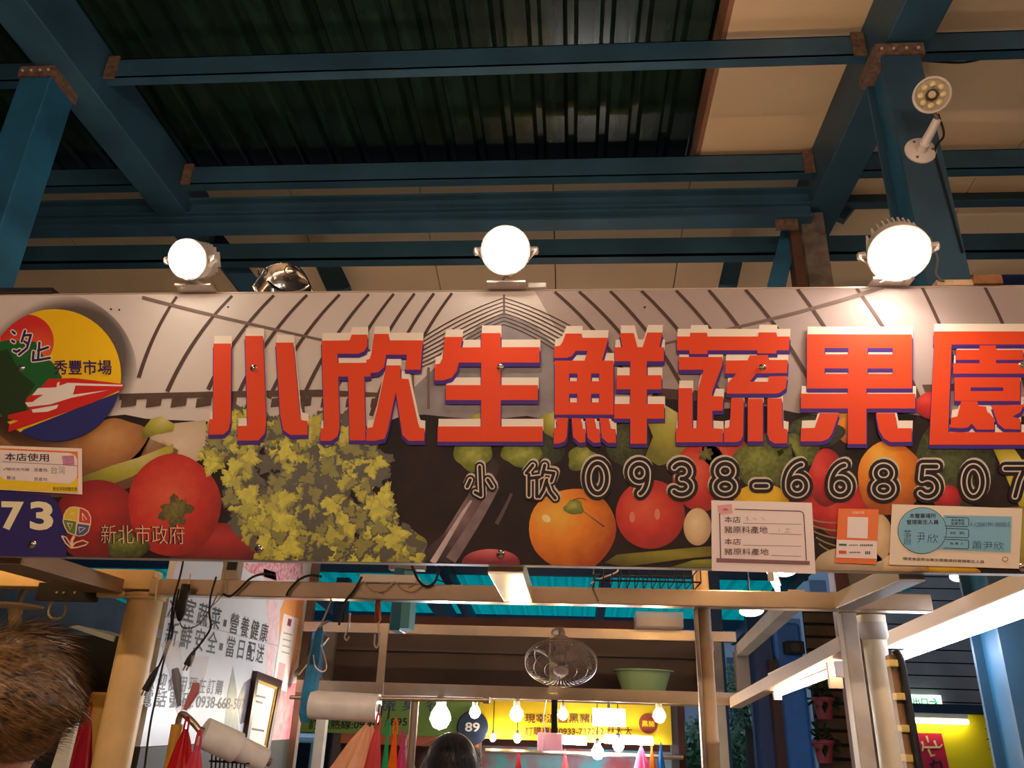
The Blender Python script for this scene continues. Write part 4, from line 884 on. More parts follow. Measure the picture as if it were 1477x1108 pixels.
fo = [(365, 968), (402, 982), (381, 1092), (347, 1080)]; cxf, cyf = 374, 1030
ins = lambda s: [((x-cxf)*s+cxf, (y-cyf)*s+cyf) for x, y in fo]
def ring(nm, s0, s1, mat, x0, th):
    a, b = [PXW(*p, 0) for p in ins(s0)], [PXW(*p, 0) for p in ins(s1)]
    for i in range(4):
        j = (i+1) % 4; mb = MB(); mb.slab([p+Vector((x0, 0, 0)) for p in (a[i], a[j], b[j], b[i])], (th, 0, 0)); mb.build(nm, mat, fc)
ring('frame_side', 1.0, .80, M('dark_wood_frame', (54, 30, 28), rough=.35), .002, .018); ring('gilt_edge', .80, .74, M('gilt', (206, 170, 80), rough=.35, metal=.6), .002, .012)
mb = MB(); mb.slab([PXW(*p, 0)+Vector((.002, 0, 0)) for p in ins(.75)], (.004, 0, 0)); mb.build('paper', pap, fc)
for k, (y0, w) in enumerate(((1002, 7), (1010, 5), (1050, 9))): 
    mb = MB(); mb.slab([PXW(x, y, 0)+Vector((.006, 0, 0)) for x, y in ((374-w-k*2, y0), (374+w-k*2, y0+3), (374+w-k*2, y0+6), (374-w-k*2, y0+3))], (.0006, 0, 0)); mb.build('print_line', gk, fc)
# ------------------------------------------------------------------ cables, plugs, hooks on the front rail
blkr = M('black_rubber', (18, 17, 17), rough=.6)
def cable(name, pts, r, mat, label, cat='cable', Y=2.513, parent=None):
    o = MB().tube(smoothpath([onY(p[0], p[1], p[2] if len(p) > 2 else Y) for p in pts]), r, 6).build(name, mat, parent, smooth=True)
    return tag(o, label, cat) if parent is None else o
def plugged(pts, plug_at, label, prong=True, Y=2.513, r=.0035):
    t = thing('extension_lead', onY(*pts[0][:2], Y), label, 'power cord')
    cable('cord', pts, r, blkr, None, Y=Y, parent=t)
    (x0, y0), (x1, y1) = plug_at
    a, b = onY(x0, y0, Y), onY(x1, y1, Y); d = (b-a)
    MB().tube([a, a+d*.25, a+d*.55, b], [.004, .008, .011, .012], 12).build('plug', blkr, t, smooth=True)
    if prong:
        for s in (-1, 1): MB().beam(b+Vector((s*.005, 0, 0)), b+d.normalized()*.016+Vector((s*.005, 0, 0)), .0015, .006).build('prong', inox, t)
plugged([(266, 800), (260, 830), (250, 868), (246, 905), (236, 945), (222, 975)], ((228, 962), (210, 996)), 'black power cord hanging in front of the side board with dangling plug')
plugged([(312, 832), (304, 860), (302, 885), (304, 905), (292, 925), (280, 940)], ((281, 938), (270, 960)), 'black power cord with flared plug hanging at the middle of the side board')
cable('long_cable', [(258, 850), (250, 890), (248, 915), (236, 955), (226, 1000), (216, 1050), (207, 1120)], .0035, blkr, 'long black cable falling to the bottom left of the side board', Y=2.507)
sk = thing('cord_socket', onY(262, 890, 2.513), 'black cord socket hanging beside the long black cable', 'socket')
MB().tube([onY(262, 866, 2.519), onY(261, 884, 2.519), onY(259, 896, 2.519)], [.017, .016, .006], 14).build('body', blkr, sk, smooth=True)
MB().tube(smoothpath([onY(259, 896, 2.519), onY(265, 906, 2.519), onY(285, 902, 2.519), onY(302, 880, 2.519), onY(315, 855, 2.519)]), .0022, 6).build('cord', M('grey_cord', (120, 112, 108), rough=.5), sk, smooth=True)
MB().lathe(onY(264, 866, 2.519), (0, 0, 1), [(.014, 0), (.014, .05)], n=12).build('strain_relief', blkr, sk, smooth=True)
cable('clip_cable', [(322, 857), (332, 860), (345, 850), (362, 834), (380, 828), (396, 830)], .004, blkr, 'black clip cable bent over the rail above the board lettering', Y=2.537)
cable('clip_cable', [(413, 860), (418, 850), (432, 836), (448, 830), (464, 832)], .004, blkr, 'black clip cable bent over the rail at the end of the side board', Y=2.537)
cable('thin_wire', [(322, 800), (323, 850), (318, 862), (305, 875)], .0018, M('tan_wire', (190, 160, 120), rough=.5), 'thin tan wire hanging over the rail', 'wire', Y=2.537)
for i, (x, l) in enumerate(((226, 'left'), (271, 'right'))): cable('tie_string', [(x+4, 828), (x, 850), (x-2, 868)], .0025, M('cream_string', (236, 206, 150), rough=.6), 'cream tie string round the rail, %s of the two' % l, 'string', Y=2.539)
bd = thing('meter_box', onY(333, 829, 2.584), 'small grey box with dark display on the front rail', 'meter')
a, b = onY(322, 829, 2.572), onY(348, 805, 2.572); MB().box(a.x, b.x, 2.555, 2.602, zb1, b.z).build('case', M('beige_case', (180, 168, 150), rough=.5), bd, bevel=.004)
a, b = onY(327, 822, 2.555), onY(343, 808, 2.555); MB().box(a.x, b.x, 2.552, 2.555, a.z, b.z).build('display', blkr, bd)
ps = thing('power_strip', onY(562, 832, 2.578), 'white power strip lying on the front rail left of centre', 'power strip')
a, b = onY(520, 832, 2.555), onY(604, 818, 2.555)
MB().box(a.x, b.x, 2.537, 2.608, zb1, zb1+.026).build('case', M('white_plastic', (246, 240, 234), rough=.4), ps, bevel=.004)
for k in range(4): MB().box(a.x+.03+k*.035, a.x+.045+k*.035, 2.561, 2.584, zb1+.026, zb1+.028).build('outlet', M('grey_outlet', (90, 86, 84), rough=.5), ps)
for k, x in enumerate((535, 580)): MB().tube(smoothpath([onY(x-12, 836, 2.539), onY(x, 850, 2.537), onY(x+18, 853, 2.537), onY(x+34, 838, 2.539)]), .002, 6).build('cord_loop', M('tan_wire', (190, 160, 120), rough=.5), ps, smooth=True)
cable('loose_cable', [(522, 832), (512, 850), (498, 868), (492, 885), (489, 902)], .004, blkr, 'black cable dropping from the left end of the power strip', Y=2.537)
cable('loose_cable', [(594, 816), (604, 838), (616, 846), (628, 838), (634, 818)], .004, blkr, 'black cable looping below the right end of the power strip', Y=2.537)
cable('loose_cable', [(632, 822), (644, 818), (652, 826), (646, 840), (630, 836)], .002, blkr, 'fine black wire curl on the front rail', Y=2.539)
sil = M('bright_wire', (216, 208, 200), rough=.3, metal=.7)
cable('wire_hook', [(505, 884), (503, 905), (497, 918), (500, 924), (504, 918)], .0028, sil, 'bright wire hook below the rail left of the copper connector', 'hook', Y=2.584)
hk = thing('snap_hook', onY(545, 870, 2.584), 'white snap hook on a copper connector under the power strip', 'hook')
MB().tube([onY(545, 866, 2.578), onY(545, 872, 2.578), onY(545, 894, 2.578), onY(544, 898, 2.578)], [.006, .010, .011, .006], 12).build('copper_connector', M('copper_brown', (150, 78, 48), rough=.4, metal=.4), hk, smooth=True)
MB().tube(smoothpath([onY(545, 896, 2.578), onY(547, 920, 2.578), onY(544, 934, 2.578), onY(540, 930, 2.578), onY(541, 915, 2.578)]), .0028, 8).build('hook', sil, hk, smooth=True)
MB().tube(smoothpath([onY(545, 868, 2.578), onY(560, 862, 2.572), onY(575, 856, 2.561), onY(600, 842, 2.543)]), .0025, 6).build('lanyard', M('tan_wire', (190, 160, 120), rough=.5), hk, smooth=True)
cable('cord_hanger', [(479, 862), (470, 885), (461, 905)], .003, M('tan_wire', (190, 160, 120), rough=.5), 'tan cord holding the folded blue umbrella', 'cord', Y=2.584)
# folded umbrella and stick
um = thing('folded_umbrella', onY(436, 1040, 2.643), 'folded blue umbrella hanging by a cord beside the side board', 'umbrella')
MB().tube([onY(463, 901, 2.62), onY(461, 912, 2.62), onY(455, 950, 2.62), onY(447, 1000, 2.62), onY(441, 1030, 2.62), onY(439, 1042, 2.62)], [.004, .013, .022, .026, .022, .012], 9).build('folded_cloth', M('blue_nylon', (28, 128, 178), rough=.5, noise=.3, scale=20), um)
MB().tube(smoothpath([onY(463, 930, 2.596), onY(471, 960, 2.596), onY(466, 969, 2.596), onY(455, 962, 2.596), onY(452, 945, 2.596)]), .0022, 6).build('strap_loop', pap, um, smooth=True)
MB().tube([onY(463, 902, 2.62), onY(474, 896, 2.62)], .004, 8).build('tip', inox, um)
tag(MB().beam(onY(428, 972, 2.667), onY(472, 918, 2.667), .016, .016).build('wooden_stick', M('tan_wood', (166, 128, 74), rough=.6, noise=.2, scale=20)), 'slanted tan wooden stick behind the folded blue umbrella', 'stick')
# rod with plastic bag roll
rodY = 2.62
rl = thing('bag_rail', onY(560, 1012, rodY), 'chrome rail carrying the plastic bag roll', 'rail')
MB().tube([onY(418, 1006, rodY), onY(700, 1010, rodY)], .006, 10).build('rod', inox, rl, smooth=True)
q = onY(597, 1010, rodY); MB().tube([(q.x, rodY+.02, 0), (q.x, rodY+.02, q.z+.01)], .013, 12).build('upright', inox, rl, smooth=True)
q = onY(697, 1010, rodY); MB().lathe(q, (1, 0, 0), [(.010, 0), (.010, .02)], n=12).build('end_cap', inox, rl)
br = thing('bag_roll', onY(497, 1040, rodY), 'white plastic bag roll on the chrome rail', 'bag roll')
film = FILM('milky_film', (250, 246, 242), .12)
MB().lathe(onY(448, 1016, rodY), onY(546, 1022, rodY)-onY(448, 1016, rodY), [(.012, 0), (.042, .002), (.042, (onY(546, 1022, rodY)-onY(448, 1016, rodY)).length), (.012, (onY(546, 1022, rodY)-onY(448, 1016, rodY)).length+.002)], n=28).build('film', film, br, smooth=True)
MB().lathe(onY(546, 1022, rodY), (1, 0, 0), [(.013, 0), (.013, .006)], n=14).build('core', M('dark_core', (70, 60, 56), rough=.6), br)
# crumpled bags
def bag(name, top, w, h, mat, label, lean=0.0, seed=0, depth=.5, hook=True, tipw=.12, group=None):
    rg = random.Random(seed); t = thing(name, (top.x, top.y, top.z-h), label, 'plastic bag', group)
    n = 26; m = 9; vs = []; ph = [rg.random()*6 for _ in range(3)]
    for i in range(m):
        u = i/(m-1); ww = w*(tipw+(1-tipw)*min(1, u*1.5)**.8)*(1-.12*max(0, u-.75)*4*.5)
        for k in range(n):
            a = 2*math.pi*k/n; f = 1+.13*math.sin(5*a+ph[0]+u*2)+.10*math.sin(9*a+ph[1]-u*3)+.06*math.sin(14*a+ph[2])
            vs.append((top.x+lean*u*h+ww/2*f*math.cos(a), top.y+ww*depth/2*f*math.sin(a), top.z-u*h+.01*math.sin(3*a+ph[1])*u))
    mb = MB(); mb.add(vs, [(i*n+k, i*n+(k+1) % n, (i+1)*n+(k+1) % n, (i+1)*n+k) for i in range(m-1) for k in range(n)]); mb.flat = True
    mb.build('bag_body', mat, t, smooth=False)
    if hook:
        for s in (-1, 1): MB().tube(smoothpath([top+Vector((s*.006, 0, -.01)), top+Vector((s*.005, 0, .02)), top+Vector((0, 0, .035))]), [.003]*13, 6).build('handle', mat, t)
    return t
def film_mat(name, c): return FILM(name, c)
GB = 'plastic bags hung on the chrome rail'
rt = onY(545, 1032, rodY)
bag('plastic_bag', onY(531, 1046, rodY), .21, .34, film_mat('bag_peach', (244, 196, 160)), 'peach coloured plastic bag, leftmost of the bunch under the roll', lean=-.28, seed=1, group=GB)
bag('plastic_bag', onY(545, 1046, rodY-.05), .07, .34, film_mat('bag_salmon', (232, 110, 110)), 'salmon pink plastic bag in the bunch under the roll', seed=2, group=GB, lean=-.05)
bag('plastic_bag', onY(559, 1056, rodY-.03), .032, .34, film_mat('bag_green', (60, 190, 130)), 'narrow green plastic bag in the bunch under the roll', seed=3, group=GB)
bag('plastic_bag', onY(570, 1054, rodY-.02), .042, .34, film_mat('bag_orange', (248, 140, 30)), 'orange plastic bag in the bunch under the roll', seed=4, group=GB)
bag('plastic_bag', onY(580, 1072, rodY), .06, .30, film_mat('bag_magenta', (226, 90, 150)), 'magenta plastic bag in the bunch under the roll', seed=5, group=GB, lean=.05)
bag('plastic_bag', onY(588, 1078, rodY+.03), .09, .30, film_mat('bag_white', (240, 226, 224)), 'white plastic bag, rightmost of the bunch under the roll', seed=6, group=GB, lean=.12)
for x in (533, 545, 556): cable('bag_hook', [(x+6, 1018), (x+4, 1034), (x, 1048)], .003, blkr, {533: 'black wire hook holding the peach bag', 545: 'black wire hook holding the salmon bag', 556: 'black wire hook holding the green bag'}[x], 'hook', Y=rodY-.01)
# film roll on a stick, lower left
fr2 = thing('film_roll', onY(300, 1060, 2.419), 'large clear film roll on a yellow stick in front of the side board', 'film roll')
a, b = onY(292, 1056, 2.431), onY(382, 1097, 2.549); L = (b-a).length
ROLLM = FILM('clear_film', (250, 248, 246), .12)
MB().lathe(a, b-a, [(.014, 0), (.041, .001), (.042, L*.55), (.034, L*.56), (.032, L), (.010, L+.001)], n=30, cap0=False).build('film', ROLLM, fr2, smooth=True)
MB().lathe(a-(b-a)*.05, b-a, [(.012, 0), (.012, L*1.14)], n=14).build('core', M('steel_core', (150, 136, 120), rough=.35, metal=.7), fr2, smooth=True)
q = onY(248, 1045, 2.454)
MB().tube([(q.x-.02, 2.454, .0), onY(247, 1108, 2.454), onY(256, 1045, 2.454)], [.02, .02, .017], 12).build('yellow_stick', M('yellow_wood', (206, 150, 48), rough=.5, noise=.15, scale=12), fr2, smooth=True)
MB().tube(smoothpath([onY(256, 1048, 2.454), onY(262, 1030, 2.443), onY(276, 1040, 2.431), onY(288, 1054, 2.431)]), .009, 10).build('clamp', inox, fr2, smooth=True)
for i, (x, y, c, nm) in enumerate(((255, 978, (42, 48, 84), 'navy'), (281, 998, (190, 36, 52), 'red'))):
    t = thing('wrapped_bundle', onY(x, y+40, 2.466), 'clear sleeve with %s cloth stuck in the top of the yellow stick' % nm, 'bundle')
    a = onY(260, 1036, 2.46); m_ = onY(x, y, 2.466); tpt = onY(x-(10 if i == 0 else -8), y-52, 2.466)
    MB().tube([a, a*.6+m_*.4, m_, m_*.5+tpt*.5, tpt], [.005, .014, .018, .024, .026], 10, cap=False).build('clear_sleeve', M('clear_sleeve', (226, 226, 226), rough=.15, alpha=.22), t, smooth=True)
    MB().tube([a*.7+m_*.3, m_, m_*.75+tpt*.25], [.006, .014, .010], 9).build('cloth', M('cloth_'+nm, c, rough=.7, noise=.3, scale=30), t)
bag('plastic_bag', onY(268, 1052, 2.395), .10, .25, film_mat('bag_red', (216, 34, 44)), 'red plastic bag hanging at the bottom left of the film roll', seed=8, lean=.05)
bag('plastic_bag', onY(285, 1076, 2.0), .07, .2, film_mat('bag_rose', (232, 90, 120)), 'rose plastic bag in front of the red bag', seed=9)
bag('plastic_bag', onY(128, 1030, 2.6), .12, .4, film_mat('bag_crimson', (196, 34, 60)), 'crimson plastic bag hanging between the cream post and the dark hair', seed=10)
rk = thing('wire_rack', onY(330, 1108, 2.5), 'black wire rack below the film roll', 'rack')
for k in range(9): MB().tube([onY(306+k*6, 1082, 2.5), onY(303+k*6, 1150, 2.5)], .0025, 5).build('wire', blkr, rk)
for y in (1084, 1098): MB().tube([onY(302, y, 2.5), onY(360, y+3, 2.5)], .003, 5).build('rail_wire', blkr, rk)
# ------------------------------------------------------------------ wall fans
def fan(name, c, nrm, R, mat_c, mat_g, label, arm_to, blade, spin=.4, hubc=None):
    n = Vector(nrm).normalized(); t = thing(name, arm_to, label, 'fan'); sx = n.cross(Vector((0, 0, 1))).normalized(); su = sx.cross(n)
    P = lambda a, r, h: c+(sx*math.cos(a)+su*math.sin(a))*r+n*h
    mb = MB()
    for r, h in ((R, 0), (R*.995, .012)): mb.tube([P(2*math.pi*k/36, r, h) for k in range(37)], .004, 6)
    mb.build('rim', mat_g, t, smooth=True)
    for sgn, nm in ((1, 'front_grille'), (-1, 'rear_grille')):
        mb = MB()
        for k in range(44):
            a = 2*math.pi*k/44
            mb.tube([P(a, R*.2, sgn*R*.30), P(a, R*.62, sgn*R*.26), P(a, R*.92, sgn*R*.12), P(a, R, 0)], .0011, 4, cap=False)
        for rr, hh in ((.45, .285), (.75, .21)): mb.tube([P(2*math.pi*k/28, R*rr, sgn*R*hh) for k in range(29)], .0013, 4)
        mb.build(nm, mat_g, t)
    for k in range(3):
        mb = MB(); vs = []
        for i in range(6):
            u = i/5; r = R*(.16+.70*u)
            for j in range(4):
                v = j/3-.5; a = spin+k*2*math.pi/3+v*(1.0-.25*u)+.25*u
                vs.append(P(a, r, .035*v*2))
        mb.add(vs, [(i*4+j, i*4+j+1, i*4+5+j, i*4+4+j) for i in range(5) for j in range(3)]); mb.flat = True
        o = mb.build('blade', blade, t, smooth=True); s = o.modifiers.new('t', 'SOLIDIFY'); s.thickness = .002
    MB().lathe(c, n, [(R*.21, R*.27), (R*.21, R*.31), (R*.14, R*.335), (.001, R*.34)], n=24, cap1=False).build('badge', hubc or mat_c, t, smooth=True)
    MB().lathe(c, n, [(R*.15, -.02), (R*.15, R*.1), (R*.08, R*.14)], n=20).build('hub', mat_c, t, smooth=True)
    MB().lathe(c, -n, [(R*.30, R*.18), (R*.34, R*.3), (R*.34, R*.62), (R*.24, R*.75), (R*.1, R*.78)], n=24).build('motor', mat_c, t, smooth=True)
    MB().tube(smoothpath([c-n*(R*.5), c-n*(R*.55)+Vector((0, 0, R*.4 if arm_to.z > c.z else -R*.4)), arm_to]), .016, 10).build('neck', mat_c, t, smooth=True)
    return t
dirty = M('dusty_grey_plastic', (122, 104, 92), rough=.5, noise=.2, scale=20); wireg = M('dusty_wire', (128, 112, 104), rough=.4, metal=.3)
fan('wall_fan', onY(809, 955, 3.72), (0, -.55, -.835), .158, dirty, wireg, 'dusty grey oscillating fan hanging from the rear shelf rail', onY(800, 912, 3.985), M('smoky_blade', (150, 136, 128), rough=.35, alpha=.6), hubc=M('pale_badge', (190, 168, 156), rough=.5))
MB().box(onY(792, 970, 3.96).x, onY(804, 970, 3.96).x, 3.96, 3.985, onY(800, 1000, 3.96).z, onY(800, 915, 3.96).z).build('mount_strap', M('cream_strap', (206, 190, 150), rough=.5), bpy.data.objects['wall_fan'])
# cream fan close behind the left end of the sign
lf = thing('ceiling_fan', onY(22, 838, 2.32), 'cream plastic fan under the left end of the sign above the dark hair', 'fan')
crm = M('cream_plastic', (232, 208, 158), rough=.35)
c = onY(18, 846, 2.714); MB().lathe(c, (0, 0, 1), [(.03, -.005), (.098, 0), (.108, .010), (.10, .016), (.02, .02)], n=36).build('canopy_dish', crm, lf, smooth=True)
MB().tube([c+Vector((.0, 0, .01)), (c.x, c.y, zb0+.03)], .02, 12).build('down_rod', crm, lf, smooth=True)
for s in (-1, 1): MB().beam(c+Vector((s*.05, 0, 0)), c+Vector((s*.035, 0, -.07)), .018, .012).build('strut', M('grey_blue_plastic', (150, 156, 160), rough=.4), lf)
c2 = onY(22, 876, 2.714); MB().lathe(c2, (0, 0, 1), [(.02, -.006), (.085, 0), (.09, .008), (.02, .012)], n=32).build('yoke_plate', crm, lf, smooth=True)
MB().tube([c2, onY(22, 905, 2.714)], [.024, .018], 14).build('stem', crm, lf, smooth=True)
g = onY(30, 935, 2.714); mb = MB()
for k in range(30):
    a = 2*math.pi*k/30; mb.tube([g+Vector((math.cos(a)*math.sin(e)*.085, math.sin(a)*math.sin(e)*.085, math.cos(e)*.06)) for e in (0.1, .5, .9, 1.3, 1.57)], .0016, 4, cap=False)
mb.build('grille', M('cream_wire', (206, 178, 120), rough=.4), lf)
cable('fan_cord', [(72, 838, 2.31), (70, 822, 2.714), (40, 820, 2.714)], .003, crm, 'cream cord curling above the cream fan', 'cord', Y=2.714)
kb = thing('black_bracket', onY(95, 865, 2.667), 'black bolted bar left of the cream post', 'bracket')
a, b = onY(50, 866, 2.543), onY(141, 848, 2.543); MB().box(a.x, b.x, 2.543, 2.561, a.z, zb0+.03).build('bar', M('black_metal', (24, 22, 22), rough=.4), kb)
for x in (82, 92, 108): q = onY(x, 855, 2.542); MB().lathe((q.x, 2.543, q.z), (0, -1, 0), [(.005, 0), (.004, .003)], n=8).build('bolt', inox, kb)
cable('string_loop', [(75, 866, 2.596), (70, 885, 2.596), (78, 893, 2.596), (92, 888, 2.596), (96, 868, 2.596)], .004, crm, 'cream string loop hanging from the black bar', 'string')
tag(MB().tube([onY(141, 857, 2.555), onY(178, 858, 2.561)], .012, 10).build('cable_bundle', M('cream_string', (236, 206, 150), rough=.6)), 'cream bundle of cords beside the cream post', 'cord bundle')
# left of the cream post: pale shelf edge, dark cabinet, white board
lb = thing('dark_cabinet', onY(130, 1000, 3.0), 'dark cabinet with pale top edge behind the cream post', 'cabinet')
a, b = onY(80, 980, 3.2), onY(176, 918, 3.2); MB().box(a.x, b.x, 3.2, 3.5, 0, b.z).build('body', M('black_cabinet', (26, 26, 28), rough=.5), lb)
MB().slab([onY(98, 904, 3.19), onY(112, 902, 3.19), onY(166, 918, 3.19), onY(163, 926, 3.19)], (0, .25, 0)).build('pale_edge', M('pale_sheet', (190, 200, 206), rough=.4), lb)
wb = [onY(108, 1000, 1.9), onY(120, 1002, 1.9), onY(92, 1120, 1.9), onY(70, 1120, 1.9)]
w_ = thing('leaning_sheet', (wb[0].x, 1.9, 0), 'white leaning panel beside the dark haired head', 'panel')
MB().slab(wb, (0, .012, 0)).build('sheet', M('off_white_sheet', (206, 202, 184), rough=.5), w_)
MB().slab([wb[3], wb[2], Vector((wb[2].x-.05, 1.9, 0)), Vector((wb[3].x-.08, 1.9, 0))], (0, .012, 0)).build('lower_sheet', M('off_white_sheet', (206, 202, 184), rough=.5), w_)
tag(MB().box(onY(120, 1040, 3.0).x, onY(152, 1040, 3.0).x, 3.0, 3.15, 1.0, onY(135, 998, 3.0).z).build('yellow_crate', M('mustard', (196, 150, 62), rough=.6), bevel=.01), 'mustard yellow crate standing behind the crimson bag', 'crate')
# ------------------------------------------------------------------ things on shelf and rail, right of the fan
bs = thing('wash_basin', onY(928, 994, 4.2), 'pale green plastic basin on the rear shelf', 'basin')
bc_ = onY(928, 992, 4.2); hz = ze-.002
MB().lathe((bc_.x, 4.2, hz), (0, 0, 1), [(.098, 0), (.105, .004), (.135, .093), (.15, .095), (.15, .10), (.131, .10), (.10, .01), (.001, .009)], n=40, cap1=False).build('bowl', M('mint_plastic', (160, 196, 142), rough=.35), bs, smooth=True)
bx = thing('clear_box', onY(952, 916, 3.9), 'clear plastic box of folded bags on the upper shelf rail', 'box')
a, b = onY(918, 914, 3.9), onY(986, 890, 3.9); MB().box(a.x, b.x, 3.9, 4.04, zc+.001, zc+.075).build('shell', M('clear_plastic', (206, 190, 186), rough=.2, alpha=.45), bx, bevel=.006)
MB().tube([(a.x+.02, 3.96, zc+.03), ((a.x+b.x)/2, 3.97, zc+.04), (b.x-.02, 3.96, zc+.03)], [.018, .024, .016], 10).build('folded_bags', M('mauve_film', (170, 140, 136), rough=.4), bx)
wbk = thing('wire_basket', onY(920, 846, 2.596), 'black wire basket lying on the front rail right of centre', 'basket')
xa, xb = onY(856, 842, 2.596).x, onY(1000, 842, 2.596).x
mb = MB()
for z in (zb1+.004, zb1+.05):
    mb.tube([(xa, 2.596, z), (xb, 2.596, z), (xb, 2.44, z), (xa, 2.44, z), (xa, 2.596, z)], .003, 5)
mb.build('frame_wires', blkr, wbk)
for k in range(13):
    x = xa+(xb-xa)*k/12; MB().tube([(x, 2.44, zb1+.05), (x, 2.44, zb1+.004), (x, 2.596, zb1+.004), (x, 2.596, zb1+.05)], .0018, 4).build('cross_wire', blkr, wbk)
MB().tube(smoothpath([onY(852, 842, 2.572), onY(868, 834, 2.572), onY(888, 826, 2.572), onY(892, 818, 2.572)]), .003, 6).build('handle_wire', sil, wbk)
cable('hook_wire', [(853, 843), (858, 855), (864, 868)], .0025, M('steel_wire', (130, 120, 112), rough=.4, metal=.6), 'steel hook wire on the front rail at the wire basket', 'hook', Y=2.539)
# ------------------------------------------------------------------ tube lamps at the right
def tube_fixture(a, b, w, h, r, label, glow, drop=.03, rail=True):
    a, b = Vector(a), Vector(b); t = thing('tube_fixture', (a+b)*.5, label, 'tube lamp'); d = (b-a).normalized()
    up = Vector((0, 0, 1)); 
    MB().beam(a+up*(drop+h/2), b+up*(drop+h/2), w, h).build('reflector', M('white_enamel', (226, 214, 208), rough=.35), t, bevel=.004)
    MB().tube([a, b], r, 14).build('tube', glow, t, smooth=True)
    for p, s in ((a, -1), (b, 1)): MB().beam(p+d*(s*.001), p+d*(s*.018), .03, .05).build('socket', M('white_enamel', (226, 214, 208), rough=.35), t)
    return t
t1 = tube_fixture(onY(1296, 948, 3.25), onY(1530, 862, 2.2), .12, .05, .016, 'long white tube lamp running to the right edge below the sign', GLOW('cool_tube_glow', (236, 240, 255), TUBE))
d_ = (onY(1530, 862, 2.2)-onY(1296, 948, 3.25))
MB().tube([onY(1276, 918, 3.25), onY(1365, 880, 2.75), onY(1452, 838, 2.35)], .007, 6).build('cable', blkr, t1)
t2 = tube_fixture(onY(1122, 1000, 3.5), onY(1210, 966, 2.85), .07, .045, .013, 'short warm tube lamp on a rail left of the white posts', GLOW('warm_short_tube', (255, 216, 180), TUBE*.7))
MB().box(onY(1197, 985, 2.9).x, onY(1216, 985, 2.9).x, 2.9, 2.92, onY(1205, 993, 2.9).z, onY(1205, 945, 2.9).z).build('end_plate', M('tan_plate', (196, 170, 140), rough=.5), t2)
# open panel with yellow blocks and padded edge
op = thing('shutter_leaf', onY(1310, 1108, 2.4), 'brown shutter edge with yellow blocks and black rubber seal beside the ivory pipe', 'shutter')
MB().beam(onY(1287, 946, 2.42), onY(1318, 1130, 2.38), .03, .03, up=(0, 1, 0)).build('stile', M('brown_stile', (150, 112, 72), rough=.5, noise=.2, scale=8), op)
MB().tube(smoothpath([onY(1291, 938, 2.39), onY(1300, 956, 2.39), onY(1309, 1010, 2.38), (onY(1316, 1050, 2.37)), onY(1330, 1135, 2.36)]), .011, 10).build('rubber_seal', blkr, op, smooth=True)
for x, y in ((1287, 957), (1297, 1005), (1304, 1051), (1310, 1094)):
    q = onY(x, y, 2.38); MB().box(q.x-.011, q.x+.011, 2.365, 2.40, q.z-.009, q.z+.009).build('yellow_block', M('yellow_block', (236, 206, 120), rough=.5), op, bevel=.002)
MB().beam(onY(1318, 1130, 2.38), (onY(1318, 1130, 2.38).x+.06, 2.38, 0), .03, .03, up=(0, 1, 0)).build('lower_stile', M('brown_stile', (150, 112, 72), rough=.5, noise=.2, scale=8), op)
# ================================================================== across the next aisle: teal roof, stalls, banners, bulbs
def TEAL():
    m = bpy.data.materials.new('teal_translucent_sheet'); m.use_nodes = True; nt = m.node_tree; out = [n for n in nt.nodes if n.type == 'OUTPUT_MATERIAL'][0]
    for n in list(nt.nodes):
        if n != out: nt.nodes.remove(n)
    tr = nt.nodes.new('ShaderNodeBsdfTranslucent'); df = nt.nodes.new('ShaderNodeBsdfDiffuse'); mx = nt.nodes.new('ShaderNodeMixShader'); mx.inputs[0].default_value = .35
    tr.inputs[0].default_value = lin((0, 226, 206)); df.inputs[0].default_value = lin((0, 160, 160))
    nt.links.new(tr.outputs[0], mx.inputs[1]); nt.links.new(df.outputs[0], mx.inputs[2]); nt.links.new(mx.outputs[0], out.inputs[0]); return m
teal = TEAL()
ry = 12.0
o = corrugated(-6.5, 2.55, 7.2, ry, 3.42, .21, .05, slope=.085).build('ceiling', teal); struct(o, 'teal translucent corrugated roof over the next aisle')
for Y, w, dz, in ((7.7, .12, .14), (8.9, .10, .12), (10.2, .10, .12), (11.6, .12, .14)):
    z = 3.42-.085*(Y-7.2)
    struct(MB().box(-6.5, 2.55, Y, Y+w, z-dz, z-.003).build('purlin', M('navy_steel', (26, 62, 104), rough=.5)), 'navy purlin under the teal roof')
for x in (-3.1, -1.35, .35, 2.3):
    struct(MB().beam((x, 7.2, 3.42-.20), (x, 12, 3.01-.20), .10, .14).build('rafter', MATS['navy_steel']), 'navy rafter under the teal roof')
q = onY(640, 880, 9.0)
struct(MB().beam(onY(628, 862, 8.6), onY(660, 912, 11.0), .16, .16).build('brace', MATS['navy_steel']), 'navy brace under the teal roof')
jb = thing('teal_box', onY(576, 910, 3.0), 'teal metal box hanging under the front rail behind the snap hook', 'box')
a, b = onY(561, 909, 3.0), onY(580, 866, 3.0); MB().box(a.x, b.x, 3.0, 3.12, a.z, b.z+.12).build('case', M('teal_box', (30, 104, 132), rough=.4), jb, bevel=.004)
a2 = onY(591, 905, 3.0); MB().box(b.x, a2.x-.004, 3.0, 3.11, a.z+.008, b.z+.11).build('side_flange', M('teal_light', (92, 160, 176), rough=.4), jb)
MB().box(a.x-.03, a2.x+.03, 3.03, 3.08, b.z+.12, b.z+.15).build('hanger_bar', grey, jb)
# navy columns under the teal roof
for x, Y in ((onY(1035, 950, 8).x, 8.0), (onY(1095, 1000, 9.5).x, 9.5), (onY(470, 1050, 9.0).x, 9.0)):
    struct(MB().box(x-.07, x+.07, Y, Y+.14, 0, 3.1).build('column', MATS['navy_steel']), 'navy column under the teal roof')
